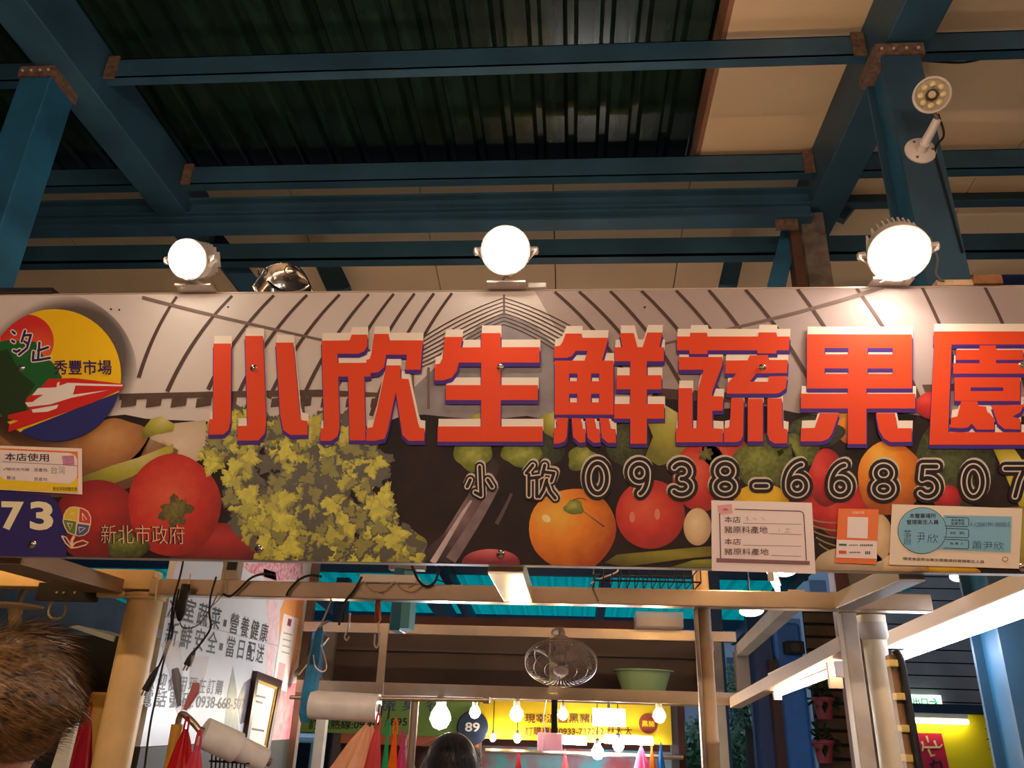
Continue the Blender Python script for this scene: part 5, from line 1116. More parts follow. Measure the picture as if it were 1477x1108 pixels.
# bright blue pillar right of centre
bp = thing('column', onY(1150, 1108, 7.0), 'bright blue pillar right of the tan pipe', None); struct(bp)
a, b = onY(1124, 1000, 7.0), onY(1165, 1000, 7.0); zt = onY(1140, 898, 7.0).z
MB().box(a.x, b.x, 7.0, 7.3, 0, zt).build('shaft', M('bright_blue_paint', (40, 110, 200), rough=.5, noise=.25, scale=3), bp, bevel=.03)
MB().box(a.x-.16, a.x-.01, 7.05, 7.3, 0, zt-.1).build('shaded_face', M('shaded_blue_paint', (34, 60, 110), rough=.5), bp)  # dark left face of the pillar, its shade painted as a darker blue
MB().box(a.x-.07, a.x+.0, 6.95, 7.05, 0, zt-.3).build('drain_pipe', M('maroon_pipe', (58, 34, 36), rough=.5), bp)
cb_ = thing('black_speaker', onY(1146, 942, 6.93), 'black box mounted on the bright blue pillar', 'speaker')
a, b = onY(1134, 943, 6.9), onY(1159, 925, 6.9); MB().box(a.x, b.x, 6.88, 7.0, a.z, b.z).build('case', blkr, cb_, bevel=.01); MB().lathe(((a.x+b.x)/2, 6.88, (a.z+b.z)/2), (0, -1, 0), [(.04, 0), (.035, .004), (.001, .002)], n=16, cap1=False).build('cone', M('grey_cone', (50, 50, 52), rough=.6), cb_)
# board wall with exit sign and yellow doorway
YW = 12.2
xa, xb = onY(1298, 1000, YW).x, onY(1560, 1000, YW).x
wl = thing('wall_far', (xa, YW, 0), 'grey horizontal board wall behind the exit sign', None); struct(wl)
slat = M('grey_board', (136, 132, 128), rough=.6, noise=.15, scale=3); k = 0
zdoor = onY(1370, 1030, YW).z; xda, xdb = onY(1296, 1060, YW).x, onY(1430, 1060, YW).x
while k < 24:
    z0 = .02+k*.172
    if z0+.155 < zdoor+.12: MB().box(xdb+.12, xb, YW, YW+.03, z0, z0+.155).build('board', slat, wl)
    else: MB().box(xa-.6, xb, YW, YW+.03, z0, z0+.155).build('board', slat, wl)
    k += 1
MB().box(xa-.6, xb, YW+.035, YW+.05, 0, 4.2).build('backing', M('black_gap', (24, 24, 26), rough=.8), wl)
dr = thing('door_1', ((xda+xdb)/2, YW, 0), 'bright yellow doorway in the far board wall', None); struct(dr)
MB().box(xda, xdb, YW-.03, YW-.01, 0, zdoor).build('yellow_leaf', M('yellow_door', (246, 220, 20), rough=.5), dr)
dkf = M('dark_teal_frame', (24, 52, 66), rough=.5)
MB().box(xdb, xdb+.12, YW-.12, YW, 0, zdoor+.12).build('frame_side', dkf, dr); MB().box(xda-.2, xdb, YW-.12, YW, zdoor, zdoor+.12).build('frame_head', dkf, dr)
dl = thing('door_tube', ((xda+xdb)/2, YW-.15, zdoor-.14), 'bright tube lamp over the yellow doorway', 'tube lamp')
x0, x1 = onY(1308, 1040, YW-.15).x, onY(1396, 1040, YW-.15).x
MB().tube([(x0, YW-.15, zdoor-.10), (x1, YW-.15, zdoor-.10)], .03, 10).build('tube', GLOW('door_tube_glow', (255, 252, 210), 7), dl); MB().box(x0, x1, YW-.17, YW-.031, zdoor-.06, zdoor-.002).build('body', wp, dl)
ex = thing('exit_sign', onY(1336, 1022, YW-.1), 'white lit exit sign with green characters and arrow above the doorway', 'sign')
a, b = onY(1308, 1021, YW-.09), onY(1357, 1003, YW-.09); MB().box(a.x, b.x, YW-.09, YW-.001, zdoor+.121, b.z).build('box', M('exit_white', (226, 255, 240), rough=.5, emit=(226, 255, 240), estr=.9), ex)
mb = MB(); mb.flat = True; gl = GLOW('exit_green', (0, 150, 70), .8)
for s, x0, x1 in (('出口', 1318, 1339), ('→', 1341, 1354)):
    p0 = onY(x0, 1018, YW-.093); p1 = onY(x1, 1018, YW-.093); p2 = onY(x0, 1006.5, YW-.093); p1.z = p0.z; p2.x = p0.x; text_fit(mb, s, p0, p1, p2, bold=.02)
mb.build('lettering', gl, ex)
rp = thing('red_poster', onY(1340, 1108, YW-.05), 'crimson lucky poster with pale brush character on the yellow door', 'poster')
Zr = zm(1200, 800, 3.596)
PR = lambda pts, l: [onY(x, y, YW-.04-.003*l) for x, y in Zr(pts)]
mb = MB(); mb.slab(PR([(432, 925), (568, 928), (620, 1160), (450, 1160)], 0), (0, .004, 0)).build('paper', M('crimson_paper', (196, 30, 66), rough=.5), rp)
mb = MB(); mb.flat = True
for st in ([(490, 940), (500, 975)], [(465, 970), (480, 1000), (560, 1000), (572, 985)], [(475, 985), (470, 1020)], [(530, 965), (545, 1000)], [(500, 1010), (515, 1045)], [(510, 1045), (535, 1040)]):
    for qd in quads(Zr(st), 3.4, 2): mb.poly([onY(x, y, YW-.05) for x, y in qd])
mb.build('brush_strokes', M('pale_gold', (222, 196, 150), rough=.5), rp)
mb = MB(); mb.flat = True
for st in ([(505, 1090), (560, 1075)], [(530, 1065), (520, 1120)], [(560, 1070), (575, 1120)]):
    for qd in quads(Zr(st), 3.4): mb.poly([onY(x, y, YW-.05) for x, y in qd])
mb.build('brush_strokes', M('purple_ink', (66, 26, 70), rough=.5), rp)
# brown slatted planter wall left of the white posts
YP = 8.6; xa, xb = onY(1172, 1000, YP).x, onY(1262, 1000, YP).x
pw = thing('planter_wall', ((xa+xb)/2, YP, 0), 'brown slatted planter wall behind the white posts', 'planter wall')
bslat = M('brown_slat', (112, 84, 58), rough=.7, noise=.35, scale=6)
for k in range(22): MB().box(xa, xb, YP, YP+.03, .05+k*.125, .05+k*.125+.095).build('slat', bslat, pw)
MB().box(xa, xb, YP+.03, YP+.06, 0, 2.85).build('backing', M('dark_backing', (40, 32, 28), rough=.8), pw)
def pot(px, py, Y, r, col, label, leaves=True):
    c = onY(px, py, Y); t = thing('flower_pot', c, label, 'flower pot', 'pots hung on the far walls')
    MB().lathe((c.x, Y, c.z-r), (0, 0, 1), [(r*.6, 0), (r*.85, r*1.5), (r, r*1.55), (r, r*1.8), (r*.85, r*1.8), (r*.8, r*1.6), (.001, r*1.55)], n=18, cap1=False).build('pot', M('pot_%s' % col[0], col[1], rough=.5), t, smooth=True)
    if leaves:
        rg = random.Random(int(px)); mb = MB(); mb.flat = True
        for k in range(40):
            a = rg.random()*6.28; p = Vector((c.x, Y, c.z+r*.7)); d = Vector((math.cos(a), math.sin(a)*.6, rg.uniform(-.5, 1.2))).normalized()*r*rg.uniform(.9, 2.4); s = d.cross(Vector((0, .3, 1))).normalized()*r*.22
            mb.add([p+d*.3, p+d*.75+s, p+d+Vector((0, 0, -r*.3)), p+d*.75-s], [(0, 1, 2, 3)])
        tag(mb.build('foliage', M('dark_leaf', (44, 70, 40), rough=.6, noise=.3, scale=20), t), kind='stuff')
        MB().tube([(c.x, Y+r, c.z), (c.x, YP if Y < 9 else YW, c.z)], .01, 6).build('peg', blkr, t)
PK = ('pink', (190, 84, 92)); RD = ('red', (170, 40, 56))
pot(1188, 1020, YP-.18, .11, PK, 'pink pot with leaves, upper one on the brown slatted wall'); pot(1188, 1082, YP-.18, .11, PK, 'pink pot with leaves, lower one on the brown slatted wall')
pot(1472, 1024, YW-.4, .15, RD, 'dark red pot with leaves, upper one right of the doorway'); pot(1466, 1080, YW-.4, .16, PK, 'pink pot with leaves, lower one right of the doorway')
# sign panel seen between sign and posts at upper right
fp = thing('far_signboard', onY(1288, 850, 6.0), 'white and teal signboard glimpsed under the sign right of the grey bracket', 'signboard')
a, m_, b = onY(1264, 852, 6.0), onY(1264, 840, 6.0), onY(1310, 825, 6.0)
MB().box(a.x, b.x, 6.0, 6.05, a.z, m_.z).build('teal_band', M('teal_board', (30, 130, 160), rough=.5), fp); MB().box(a.x, b.x, 6.0, 6.05, m_.z, b.z+.12).build('white_band', M('white_sign', (220, 226, 230), rough=.5), fp)
for x in (a.x+.03, b.x-.03): MB().box(x-.015, x+.015, 6.05, 6.08, b.z, 4.8-.194*(6.05-4.1)).build('hanger', grey, fp)
# ------------------------------------------------------------------ stalls of the next aisle
YN = 7.0
def banner(name, x0, x1, yt, yb, mat, label):
    a, b = onY(x0, (yt+yb)/2, YN), onY(x1, (yt+yb)/2, YN); zt, zb = onY((x0+x1)/2, yt, YN).z, onY((x0+x1)/2, yb, YN).z
    t = thing(name, ((a.x+b.x)/2, YN, zb), label, 'banner'); MB().box(a.x, b.x, YN, YN+.015, zb, zt).build('cloth', mat, t); return t
def nwords(s, x0, x1, yb, yt, mat, t, bold=.01, tilt=0):
    p0, p1, p2 = onY(x0, yb, YN-.004), onY(x1, yb+tilt, YN-.004), onY(x0, yt, YN-.004); p2.x = p0.x; mb = MB(); mb.flat = True
    text_fit(mb, s, p0, p1, p2, bold=bold); mb.build('lettering', mat, t)
bg_ = banner('green_banner', 420, 690, 1006, 1060, M('banner_green', (128, 164, 78), rough=.6, noise=.1, scale=3), 'green stall banner with black phone digits behind the bag roll')
nwords('訂購熱線:0922-', 445, 545, 1052, 1038, blk, bg_); nwords('895', 563, 587, 1047, 1036, blk, bg_)
nwords('蔬 果 行', 545, 640, 1026, 1010, M('banner_blue', (60, 90, 120), rough=.6), bg_)
by_ = banner('yellow_banner', 690, 968, 1012, 1070, M('banner_yellow', (240, 206, 24), rough=.6), 'yellow stall banner with brown lettering and round emblem')
nwords('現宰溫體黑豬肉', 757, 866, 1043, 1030, M('banner_brown', (104, 50, 22), rough=.6), by_); nwords('訂購專線0933-737262 林太太', 757, 912, 1061, 1049, MATS['banner_brown'], by_)
q = onY(935, 1044, YN-.003); MB().lathe((q.x, YN-.001, q.z), (0, -1, 0), [(.075, 0), (.075, .003)], n=28).build('round_emblem', M('emblem_brown', (150, 60, 30), rough=.6), by_)
p = q; mb = MB(); mb.flat = True; text_fit(mb, '黑豬', (p.x-.05, YN-.006, p.z-.022), (p.x+.05, YN-.006, p.z-.022), (p.x-.05, YN-.006, p.z+.022), bold=.02); mb.build('emblem_lettering', M('banner_yellow', (240, 206, 24)), by_)
npl = thing('number_plate', onY(680, 1064, YN-.05), 'dark blue round stall number plate between the two banners', 'plate')
q = onY(681, 1050, YN-.04); MB().lathe((q.x, YN-.005, q.z), (0, -1, 0), [(.13, 0), (.13, .012), (.12, .015)], n=28).build('disc', M('plate_navy', (30, 48, 84), rough=.5), npl)
mb = MB(); mb.flat = True; text_fit(mb, '89', (q.x-.06, YN-.022, q.z-.03), (q.x+.06, YN-.022, q.z-.03), (q.x-.06, YN-.022, q.z+.04), bold=.02); mb.build('digits', M('plate_white', (226, 230, 236)), npl)
# support of the banners and dim interior of that row
st2 = thing('stall_row', (-.2, 7.3, 0), 'dim stall row with steel posts behind the banners', 'stall row')
zz = onY(700, 1004, YN).z
MB().box(onY(300, 1000, YN).x, onY(1000, 1000, YN).x, YN+.02, YN+.10, zz, zz+.10).build('top_rail', M('row_steel', (96, 90, 92), rough=.5, metal=.3), st2)
for px in (420, 488, 690, 972): x = onY(px, 1050, YN+.05).x; MB().box(x-.03, x+.03, YN+.03, YN+.09, 0, zz).build('post', MATS['row_steel'], st2)
MB().box(onY(485, 1000, 8.2).x, onY(985, 1000, 8.2).x, 8.2, 8.25, 0, 2.6).build('rear_panel', M('warm_brown_panel', (120, 70, 52), rough=.7, noise=.3, scale=2), st2)
MB().box(onY(485, 1060, YN).x, onY(985, 1060, YN).x, YN+.02, YN+.5, 1.0, 1.06).build('counter', M('row_counter', (120, 112, 108), rough=.5), st2)
zr = onY(800, 1086, YN).z
MB().tube([(onY(700, 1086, YN).x, YN-.02, zr), (onY(985, 1092, YN).x, YN-.02, zr)], .018, 8).build('hanging_rod', inox, st2)
MB().box(onY(490, 1070, YN).x, onY(690, 1070, YN).x, YN+.02, YN+.04, onY(600, 1076, YN).z, onY(600, 1061, YN).z).build('orange_board', M('orange_board', (196, 106, 74), rough=.6), st2)
MB().box(onY(600, 1080, YN).x, onY(985, 1080, YN).x, YN+.6, YN+.62, 1.06, onY(740, 1080, YN).z).build('goods_screen', M('teal_screen', (70, 150, 160), rough=.6, noise=.5, scale=6, rgb2=(150, 60, 66)), st2)
# bulbs hanging over that row, each from its cord
def bulb(px, py, Y, r, col, s, label, top=None):
    c = onY(px, py, Y); drop = max(.01, (top or zd)-c.z-r*2); t = thing('light_bulb', c, label, 'bulb', 'bulbs over the next aisle')
    MB().lathe((c.x, c.y, c.z), (0, 0, 1), [(.001, -r), (r*.6, -r*.8), (r, -r*.1), (r*.85, r*.5), (r*.45, r*1.1)], n=16, cap0=False).build('globe', GLOW('bulb_%s_%d' % (col[0], int(s*10)), col[1], s*7), t, smooth=True)
    MB().lathe((c.x, c.y, c.z+r*1.1), (0, 0, 1), [(r*.5, 0), (r*.5, r*.7), (r*.2, r*1.0)], n=12).build('socket', M('grey_socket', (150, 146, 142), rough=.5), t, smooth=True)
    MB().tube([(c.x, c.y, c.z+r*2), (c.x, c.y, c.z+r*2+drop)]+([(c.x, YN+.03, c.z+r*2+drop+.01)] if Y > 6 else []), .004, 5).build('cord', blkr, t)
CW = ('cool', (226, 238, 255)); WW = ('warm', (255, 226, 180))
for px, py, Y, r, c, s, l in ((635, 1036, 4.02, .05, CW, 16, 'largest cool white bulb above the person with smooth dark hair'), (470, 1023, 4.02, .024, WW, 10, 'warm bulb seen below the left end of the bag roll'),
    (685, 1028, 4.02, .026, WW, 10, 'bulb just right of the large cool bulb'), (745, 1031, 4.02, .032, WW, 12, 'warm bulb left of the hanging pink card'), (812, 1031, 4.02, .024, WW, 10, 'warm bulb right of the fan strap'),
    (951, 1033, 4.02, .03, WW, 11, 'warm bulb over the round emblem of the yellow banner'), (862, 1086, 6.9, .05, CW, 11, 'cool bulb hanging low under the yellow banner'), (892, 1076, 6.9, .045, CW, 9, 'cool bulb just right of the low one'),
    (746, 1066, 6.9, .03, WW, 8, 'small warm bulb under the yellow banner, right one of a pair'), (711, 1065, 6.9, .026, WW, 8, 'small warm bulb under the yellow banner, left one of a pair')):
    bulb(px, py, Y, r, c, s, l, top=zd if Y < 6 else zz+.05)
for x, Y, z, l in ((-1.95, 2.42, 2.30, 'assumed warm bulb, unseen behind the left end of the sign'), (.55, 2.40, 2.26, 'assumed warm bulb, unseen behind the sign right of its middle')):  # unseen bulbs added, assumed from warm light on cream post and rail
    t = thing('light_bulb', (x, Y, z), l, 'bulb', 'assumed bulbs behind the sign')
    MB().ball((x, Y, z), .032, 14, 10).build('globe', GLOW('assumed_bulb_glow', (255, 206, 140), 75), t, smooth=True)
    MB().lathe((x, Y, z+.03), (0, 0, 1), [(.016, 0), (.016, .035), (.006, .045)], n=12).build('socket', M('grey_socket', (150, 146, 142), rough=.5), t, smooth=True)
    MB().beam((x, Y, z+.07), (x, 2.031, z+.10), .02, .01).build('bracket', grey, t)
for i, x in enumerate((-1.5, .1)):  # uplights added out of view to brighten the rear boards and beams
    t = thing('tube_lamp', (x, 2.75, 2.62), 'added warm uplight tube hidden behind the sign, %s of two' % ('left', 'right')[i], 'tube lamp', 'added uplights behind the sign')
    MB().box(x-.62, x+.62, 2.71, 2.79, 2.60, 2.64).build('body', wp, t); MB().tube([(x-.58, 2.75, 2.68), (x+.58, 2.75, 2.68)], .014, 10).build('tube', GLOW('added_uplight_glow', (255, 212, 170), 26), t)
    for s in (-1, 1): MB().box(x+s*.60-.012, x+s*.60+.012, 2.735, 2.765, 2.64, 2.70).build('socket', wp, t)
    for s in (-.5, .5): MB().beam((x+s, 2.71, 2.62), (x+s, 2.031, 2.62), .025, .015).build('bracket', grey, t)
lp = thing('led_panel', onY(880, 1045, 4.02), 'glaring white panel lamp over the middle of the yellow banner', 'panel lamp')
a, b = onY(858, 1044, 4.0), onY(899, 1026, 4.0); MB().box(a.x, b.x, 4.0, 4.015, a.z, b.z).build('face', GLOW('led_panel_glow', (240, 240, 255), 30), lp); MB().box(a.x-.01, b.x+.01, 4.016, 4.03, a.z-.01, b.z+.01).build('back', wp, lp)
MB().tube([((a.x+b.x)/2, 4.023, b.z), ((a.x+b.x)/2, 4.023, zd)], .006, 6).build('rod', blkr, lp)
for i, (x0, x1, l) in enumerate(((790, 846, 'left'), (872, 942, 'right'))):
    t = thing('tube_lamp', onY((x0+x1)/2, 1070, 6.95), 'bright tube lamp under the yellow banner, %s of two' % l, 'tube lamp')
    a, b = onY(x0, 1068, 6.90), onY(x1, 1071, 6.90); MB().tube([a, b], .022, 8).build('tube', GLOW('row_tube_glow', (255, 244, 226), 20), t); MB().beam(a+Vector((0, .05, .03)), b+Vector((0, .05, .03)), .03, .03).build('body', wp, t)
# pink price card on a clip
pcd = thing('price_card', onY(795, 1083, 3.95), 'pink and white card box hanging from a black clip under the shelf', 'card')
a, b = onY(775, 1083, 3.95), onY(811, 1058, 3.95); MB().box(a.x, b.x, 3.95, 4.0, a.z, b.z).build('card', FILM('card_pink', (255, 220, 238), .6), pcd, bevel=.004)
a, b = onY(795, 1057, 3.95), onY(804, 1026, 3.95); MB().box(a.x, b.x, 3.96, 3.985, a.z-.005, zd).build('clip', blkr, pcd)
MB().tube(smoothpath([onY(788, 1010, 3.99), onY(784, 1035, 3.96), onY(786, 1060, 3.945), onY(782, 1085, 3.945)]), .003, 5).build('string', pap, pcd)
# goods hanging under the yellow banner
for i, (px, w, c, l) in enumerate(((748, .10, (206, 60, 76), 'red hanging bag under the two small bulbs'), (815, .10, (226, 120, 130), 'pink hanging bag right of the price card'), (925, .16, (236, 120, 160), 'pink hanging bag left of the blue one'), (940, .07, (250, 160, 60), 'orange hanging bag beside the pink one'), (953, .08, (40, 130, 200), 'blue hanging bag at the right end of the rod'))):
    bag('plastic_bag', onY(px, 1078 if px > 900 else 1088, YN-.06), w, .4, film_mat('far_bag_%d' % i, c), l, seed=20+i, group='bags hanging in the far stall', hook=True)
# lamps glimpsed right
for i, (px, py, Y, l) in enumerate(((1084, 881, 5.0, 'warm reflector lamp under the front rail'), (1390, 829, 4.5, 'round lamp peeping out below the hygiene certificate'), (1133, 824, 5.5, 'round lamp peeping out below the white notice'))):
    c = onY(px, py, Y); t = thing('reflector_lamp', c, l, 'lamp')
    MB().lathe(c, (0, -.35, -.94), [(.03, -.06), (.05, -.05), (.075, .0), (.072, .002)], n=20, cap1=False).build('shade', M('white_enamel', (226, 214, 208), rough=.35), t, smooth=True)
    MB().lathe(c, (0, -.35, -.94), [(.055, -.006), (.04, .012), (.001, .018)], n=18, cap1=False).build('bulb', GLOW('reflector_glow', (255, 236, 206), 40), t, smooth=True)
    MB().tube([c+Vector((0, .02, .05)), (c.x, c.y+.03, 4.8-.194*(c.y+.03-4.1))], .006, 6).build('stem', blkr, t)
tl = tube_fixture(onY(1112, 832, 4.2), onY(1122, 852, 5.4), .05, .03, .014, 'short cool tube lamp seen under the white notice', GLOW('cool_tube_glow', (236, 240, 255), TUBE))
# ------------------------------------------------------------------ street outside
YO = 17.0
fb = thing('far_building', onY(1070, 1050, 24), 'pale grey apartment block beyond the street', 'building')
MB().box(1.5, 9, 24, 30, 0, 6).build('wall', M('grey_facade', (150, 158, 166), rough=.7, noise=.1, scale=1), fb)
for i in range(8):
    for j in range(5):
        w_ = MB().box(1.8+i*.85, 2.25+i*.85, 23.97, 23.99, .6+j*1.1, 1.3+j*1.1).build('window', M('facade_glass', (70, 84, 100), rough=.2), fb)
fb2 = thing('far_building', onY(450, 1050, 24), 'blue grey apartment block at the left end of the street', 'building')
MB().box(-12, -4.2, 24, 30, 0, 5).build('wall', M('blue_facade', (110, 128, 150), rough=.7, noise=.1, scale=1), fb2)
for i in range(8):
    for j in range(4): MB().box(-11.6+i*.95, -11.1+i*.95, 23.97, 23.99, .6+j*1.15, 1.4+j*1.15).build('window', MATS['facade_glass'], fb2)
def tree(name, x, y, z0, zc_, r, n, seed, label, cat='tree', flat_=1.0):
    t = thing(name, (x, y, 0), label, cat); rg = random.Random(seed)
    MB().tube([(x, y, 0), (x+.05, y, z0), (x, y, zc_)], [.09, .07, .03], 8).build('trunk', M('bark', (70, 56, 44), rough=.8), t)
    mb = MB(); mb.flat = True
    for k in range(n):
        d = Vector((rg.gauss(0, 1), rg.gauss(0, 1), rg.gauss(0, 1)*flat_)); d = d.normalized()*r*rg.random()**.4; p = Vector((x, y, zc_))+Vector((d.x*1.2, d.y, d.z))
        a = Vector((rg.uniform(-1, 1), rg.uniform(-1, 1), rg.uniform(-1, 1))).normalized(); b_ = a.orthogonal().normalized(); s = r*.09
        mb.add([p-a*s, p+b_*s*.6, p+a*s, p-b_*s*.6], [(0, 1, 2, 3)])
    tag(mb.build('foliage', M('street_leaf', (70, 110, 60), rough=.6, noise=.3, scale=3), t), kind='stuff')
tree('street_tree', onY(1075, 1040, 15).x, 15, 1.6, 2.2, .55, 900, 3, 'dark street tree seen under the short side rail')
tree('hedge_bush', onY(1040, 1080, 16).x, 16, .5, 1.15, .8, 1600, 4, 'round green hedge bush right of the tan pipe', 'bush', .7); tree('hedge_bush', onY(1098, 1080, 16).x+.5, 18, .5, 1.1, .75, 1600, 5, 'round green hedge bush left of the bright blue pillar', 'bush', .7)
tree('street_tree', onY(445, 1050, 18).x, 18, 1.2, 1.7, .7, 1200, 6, 'leafy street tree below the folded blue umbrella')
van = thing('white_van', onY(432, 1095, 13), 'small white van parked at the far street corner', 'van')
x = onY(432, 1095, 13).x; wv = M('van_white', (214, 220, 226), rough=.3)
MB().box(x-.8, x+.25, 13, 14.6, .35, 1.35).build('body', wv, van, bevel=.08); MB().box(x-.7, x+.15, 12.99, 14.2, .85, 1.25).build('windscreen', M('van_glass', (40, 50, 62), rough=.1), van)
for dx in (-.6, .1):
    for dy in (13.2, 14.3): MB().lathe((x+dx, dy, .25), (1, 0, 0), [(.25, -.08), (.25, .08)], n=16).build('wheel', blkr, van)
for dx in (-.7, .15): MB().box(x+dx-.05, x+dx+.05, 12.97, 13.0, .6, .72).build('tail_lamp', GLOW('tail_glow', (255, 60, 40), 2.0), van)
# ================================================================== people, seen from behind
skin = M('skin', (206, 150, 116), rough=.5)
def skinned(name, verts, edges, radii, mats, zmat, parent, sub=2, extra=None):
    me = bpy.data.meshes.new(name+'_cage'); me.from_pydata([tuple(v) for v in verts], edges, []); o = bpy.data.objects.new(name+'_cage', me); COL.objects.link(o)
    md = o.modifiers.new('skin', 'SKIN'); md.use_smooth_shade = True
    for i, r in enumerate(radii):
        sv = me.skin_vertices[0].data[i]; sv.radius = r if isinstance(r, tuple) else (r, r); sv.use_root = (i == 0)
    s = o.modifiers.new('sub', 'SUBSURF'); s.levels = sub; s.render_levels = sub
    dg = bpy.context.evaluated_depsgraph_get(); m2 = bpy.data.meshes.new_from_object(o.evaluated_get(dg))
    mb = MB(); mb.v = [tuple(v.co) for v in m2.vertices]; mb.f = [tuple(p.vertices) for p in m2.polygons]; mb.mi = [0]*len(mb.f)
    bpy.data.objects.remove(o); bpy.data.meshes.remove(me); bpy.data.meshes.remove(m2)
    if extra: extra(mb)
    return mb.build(name, mats, parent, smooth=True)
def person(label, x, y, h, yaw, shirt, trousers, haircol, hair_style, hair_hi, arm=0.0):
    t = thing('person', (x, y, 0), label, 'person'); k = h/1.72; cz, sz = math.cos(yaw), math.sin(yaw)
    P = lambda a, b, c: Vector((x+(a*cz-b*sz)*k, y+(a*sz+b*cz)*k, c*k))     # a: right, b: forward, c: up
    v = [P(0, 0, .95), P(0, 0, 1.10), P(0, .01, 1.28), P(0, .0, 1.42), P(0, .01, 1.50), P(0, .02, 1.555), P(0, .03, 1.62), P(0, .02, 1.68)]
    r = [(.155*k, .11*k), (.14*k, .10*k), (.165*k, .11*k), (.12*k, .08*k), .056*k, .066*k, .083*k, .062*k]
    e = [(i, i+1) for i in range(7)]
    for s in (-1, 1):
        o = len(v); v += [P(s*.17, 0, 1.40), P(s*.24, .0, 1.15), P(s*.25, .10, .92), P(s*.25, .14, .85)]; r += [.055*k, .045*k, .032*k, .024*k]; e += [(3, o), (o, o+1), (o+1, o+2), (o+2, o+3)]
        for f in range(4):
            q = len(v); v += [P(s*(.25-.012+.008*f), .15+.012*f, .80), P(s*(.25-.016+.010*f), .165+.012*f, .755)]; r += [.009*k, .007*k]; e += [(o+3, q), (q, q+1)]
        q = len(v); v += [P(s*.215, .17, .83)]; r += [.009*k]; e += [(o+3, q)]
        o = len(v); v += [P(s*.09, 0, .86), P(s*.10, .02, .48), P(s*.10, -.01, .09), P(s*.11, .10, .035)]; r += [.085*k, .06*k, .042*k, .035*k]; e += [(0, o), (o, o+1), (o+1, o+2), (o+2, o+3)]
    def feats(mb):
        for s in (-1, 1): mb.ball(P(s*.083, .015, 1.605), .028*k, 10, 8, (.35, .6, 1))
        mb.ball(P(0, .115, 1.60), .016*k, 8, 6, (.8, 1, 1.3))
        for s in (-1, 1): mb.ball(P(s*.032, .095, 1.625), .012*k, 8, 6)
        mb.ball(P(0, .10, 1.565), .02*k, 8, 6, (1.2, .4, .35))
    skinned('body', v, e, r, skin, None, t, extra=feats)
    # clothing
    v = [P(0, 0, .92), P(0, 0, 1.10), P(0, .01, 1.28), P(0, .0, 1.42), P(0, .0, 1.475)]; r = [(.175*k, .13*k), (.16*k, .12*k), (.185*k, .13*k), (.14*k, .10*k), .068*k]; e = [(i, i+1) for i in range(4)]
    for s in (-1, 1): o = len(v); v += [P(s*.17, 0, 1.40), P(s*.235, 0, 1.18)]; r += [.07*k, .062*k]; e += [(3, o), (o, o+1)]
    skinned('shirt', v, e, r, shirt, None, t)
    v = [P(0, 0, .95)]; r = [(.165*k, .12*k)]; e = []
    for s in (-1, 1): o = len(v); v += [P(s*.09, 0, .84), P(s*.10, .02, .48), P(s*.10, -.01, .08)]; r += [.098*k, .075*k, .06*k]; e += [(0, o), (o, o+1), (o+1, o+2)]
    skinned('trousers', v, e, r, trousers, None, t)
    # hair: a close cap and many locks
    c = P(0, .015, 1.625); R = .094*k; rg = random.Random(int(abs(x)*100)); hm = M('hair_'+hair_style, haircol, rough=.42, noise=.35, scale=60, rgb2=hair_hi, spec=.6)
    def scalp(th, ph, rr=1.0):
        return Vector((math.sin(th)*math.cos(ph)*.93, math.sin(th)*math.sin(ph)*1.12, math.cos(th)*.98))*R*rr
    fw = math.pi/2+yaw
    cap = MB(); n, m = 28, 12; vs = []
    for i in range(m+1):
        for j in range(n):
            ph = 2*math.pi*j/n; dphi = math.cos(ph-fw); lim = (1.05 if dphi > .5 else 2.45 if hair_style == 'short' else 2.25)
            lim = 1.05+(lim-1.05)*min(1, max(0, (.85-dphi)/.6)); vs.append(c+scalp(lim*i/m, ph, 1.04))
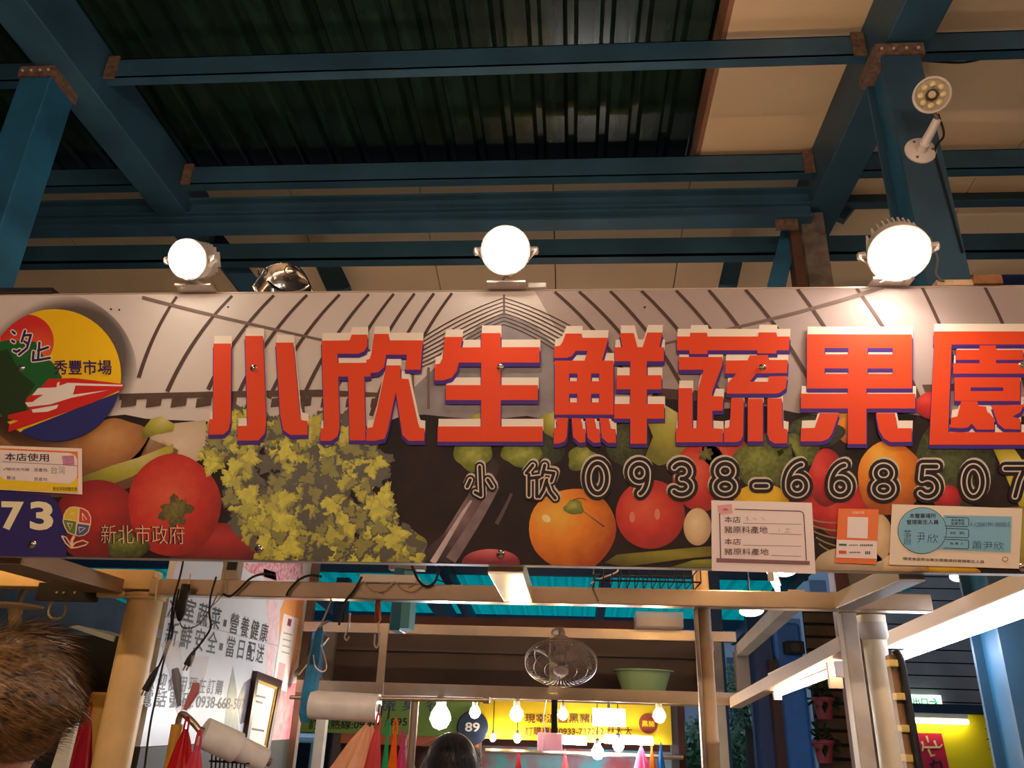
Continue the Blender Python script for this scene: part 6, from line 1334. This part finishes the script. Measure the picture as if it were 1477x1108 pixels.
    cap.add(vs, [(i*n+j, i*n+(j+1) % n, (i+1)*n+(j+1) % n, (i+1)*n+j) for i in range(m) for j in range(n)]); cap.flat = True
    hc = cap.build('hair', hm, t, smooth=True); s = hc.modifiers.new('t', 'SOLIDIFY'); s.thickness = .006
    lk = MB(); lk.flat = True; N = 8000 if hair_style == 'short' else 2600
    for q in range(N):
        ph = rg.random()*2*math.pi; dphi = math.cos(ph-fw); lim = 1.05+((2.4 if hair_style == 'short' else 2.2)-1.05)*min(1, max(0, (.85-dphi)/.6)); th = lim*rg.random()**.6
        p = c+scalp(th, ph, 1.03); nrm = (p-c).normalized()
        if hair_style == 'short':
            lift = max(0, 1-th/1.1); flow = Vector((.75, .25, -.05 if th > .7 else .25)); L = rg.uniform(.022, .05)*(1+.9*lift)
            d = (flow-nrm*flow.dot(nrm)*.8).normalized()*.75+nrm*(.18+.75*lift*rg.random()); grav = .2
        else:
            flow = Vector((0, 0, -1)); L = rg.uniform(.06, .11); d = (flow-nrm*flow.dot(nrm)).normalized()*.95+nrm*.12; grav = .1
        d = (d+Vector((rg.gauss(0, .16), rg.gauss(0, .16), rg.gauss(0, .12)))).normalized(); sd = d.cross(nrm).normalized()*rg.uniform(.0004, .0009)
        p1 = p+d*L*.5+nrm*.002; p2 = p+d*L+Vector((0, 0, -L*grav))
        lk.add([p-sd, p+sd, p1+sd*.8, p1-sd*.8, p2], [(0, 1, 2, 3), (3, 2, 4)])
    tag(lk.build('hair_locks', hm, hc), kind='stuff')
    return t
hx = onY(6, 1014, 1.25)
person('person with short tousled brown hair in front of the left end of the stall', hx.x, 1.25-.02, (hx.z)/1.625*1.72, math.radians(8), M('dark_shirt', (40, 42, 50), rough=.8), M('dark_trousers', (36, 38, 46), rough=.8), (60, 40, 22), 'short', (150, 110, 60))
wx = onY(650, 1108, 3.1)
person('person with smooth dark hair standing inside the stall below the large cool bulb', wx.x, 3.1, 1.60, 0, M('navy_shirt', (40, 60, 90), rough=.8), M('grey_trousers', (60, 60, 64), rough=.8), (24, 24, 30), 'long', (46, 50, 62))
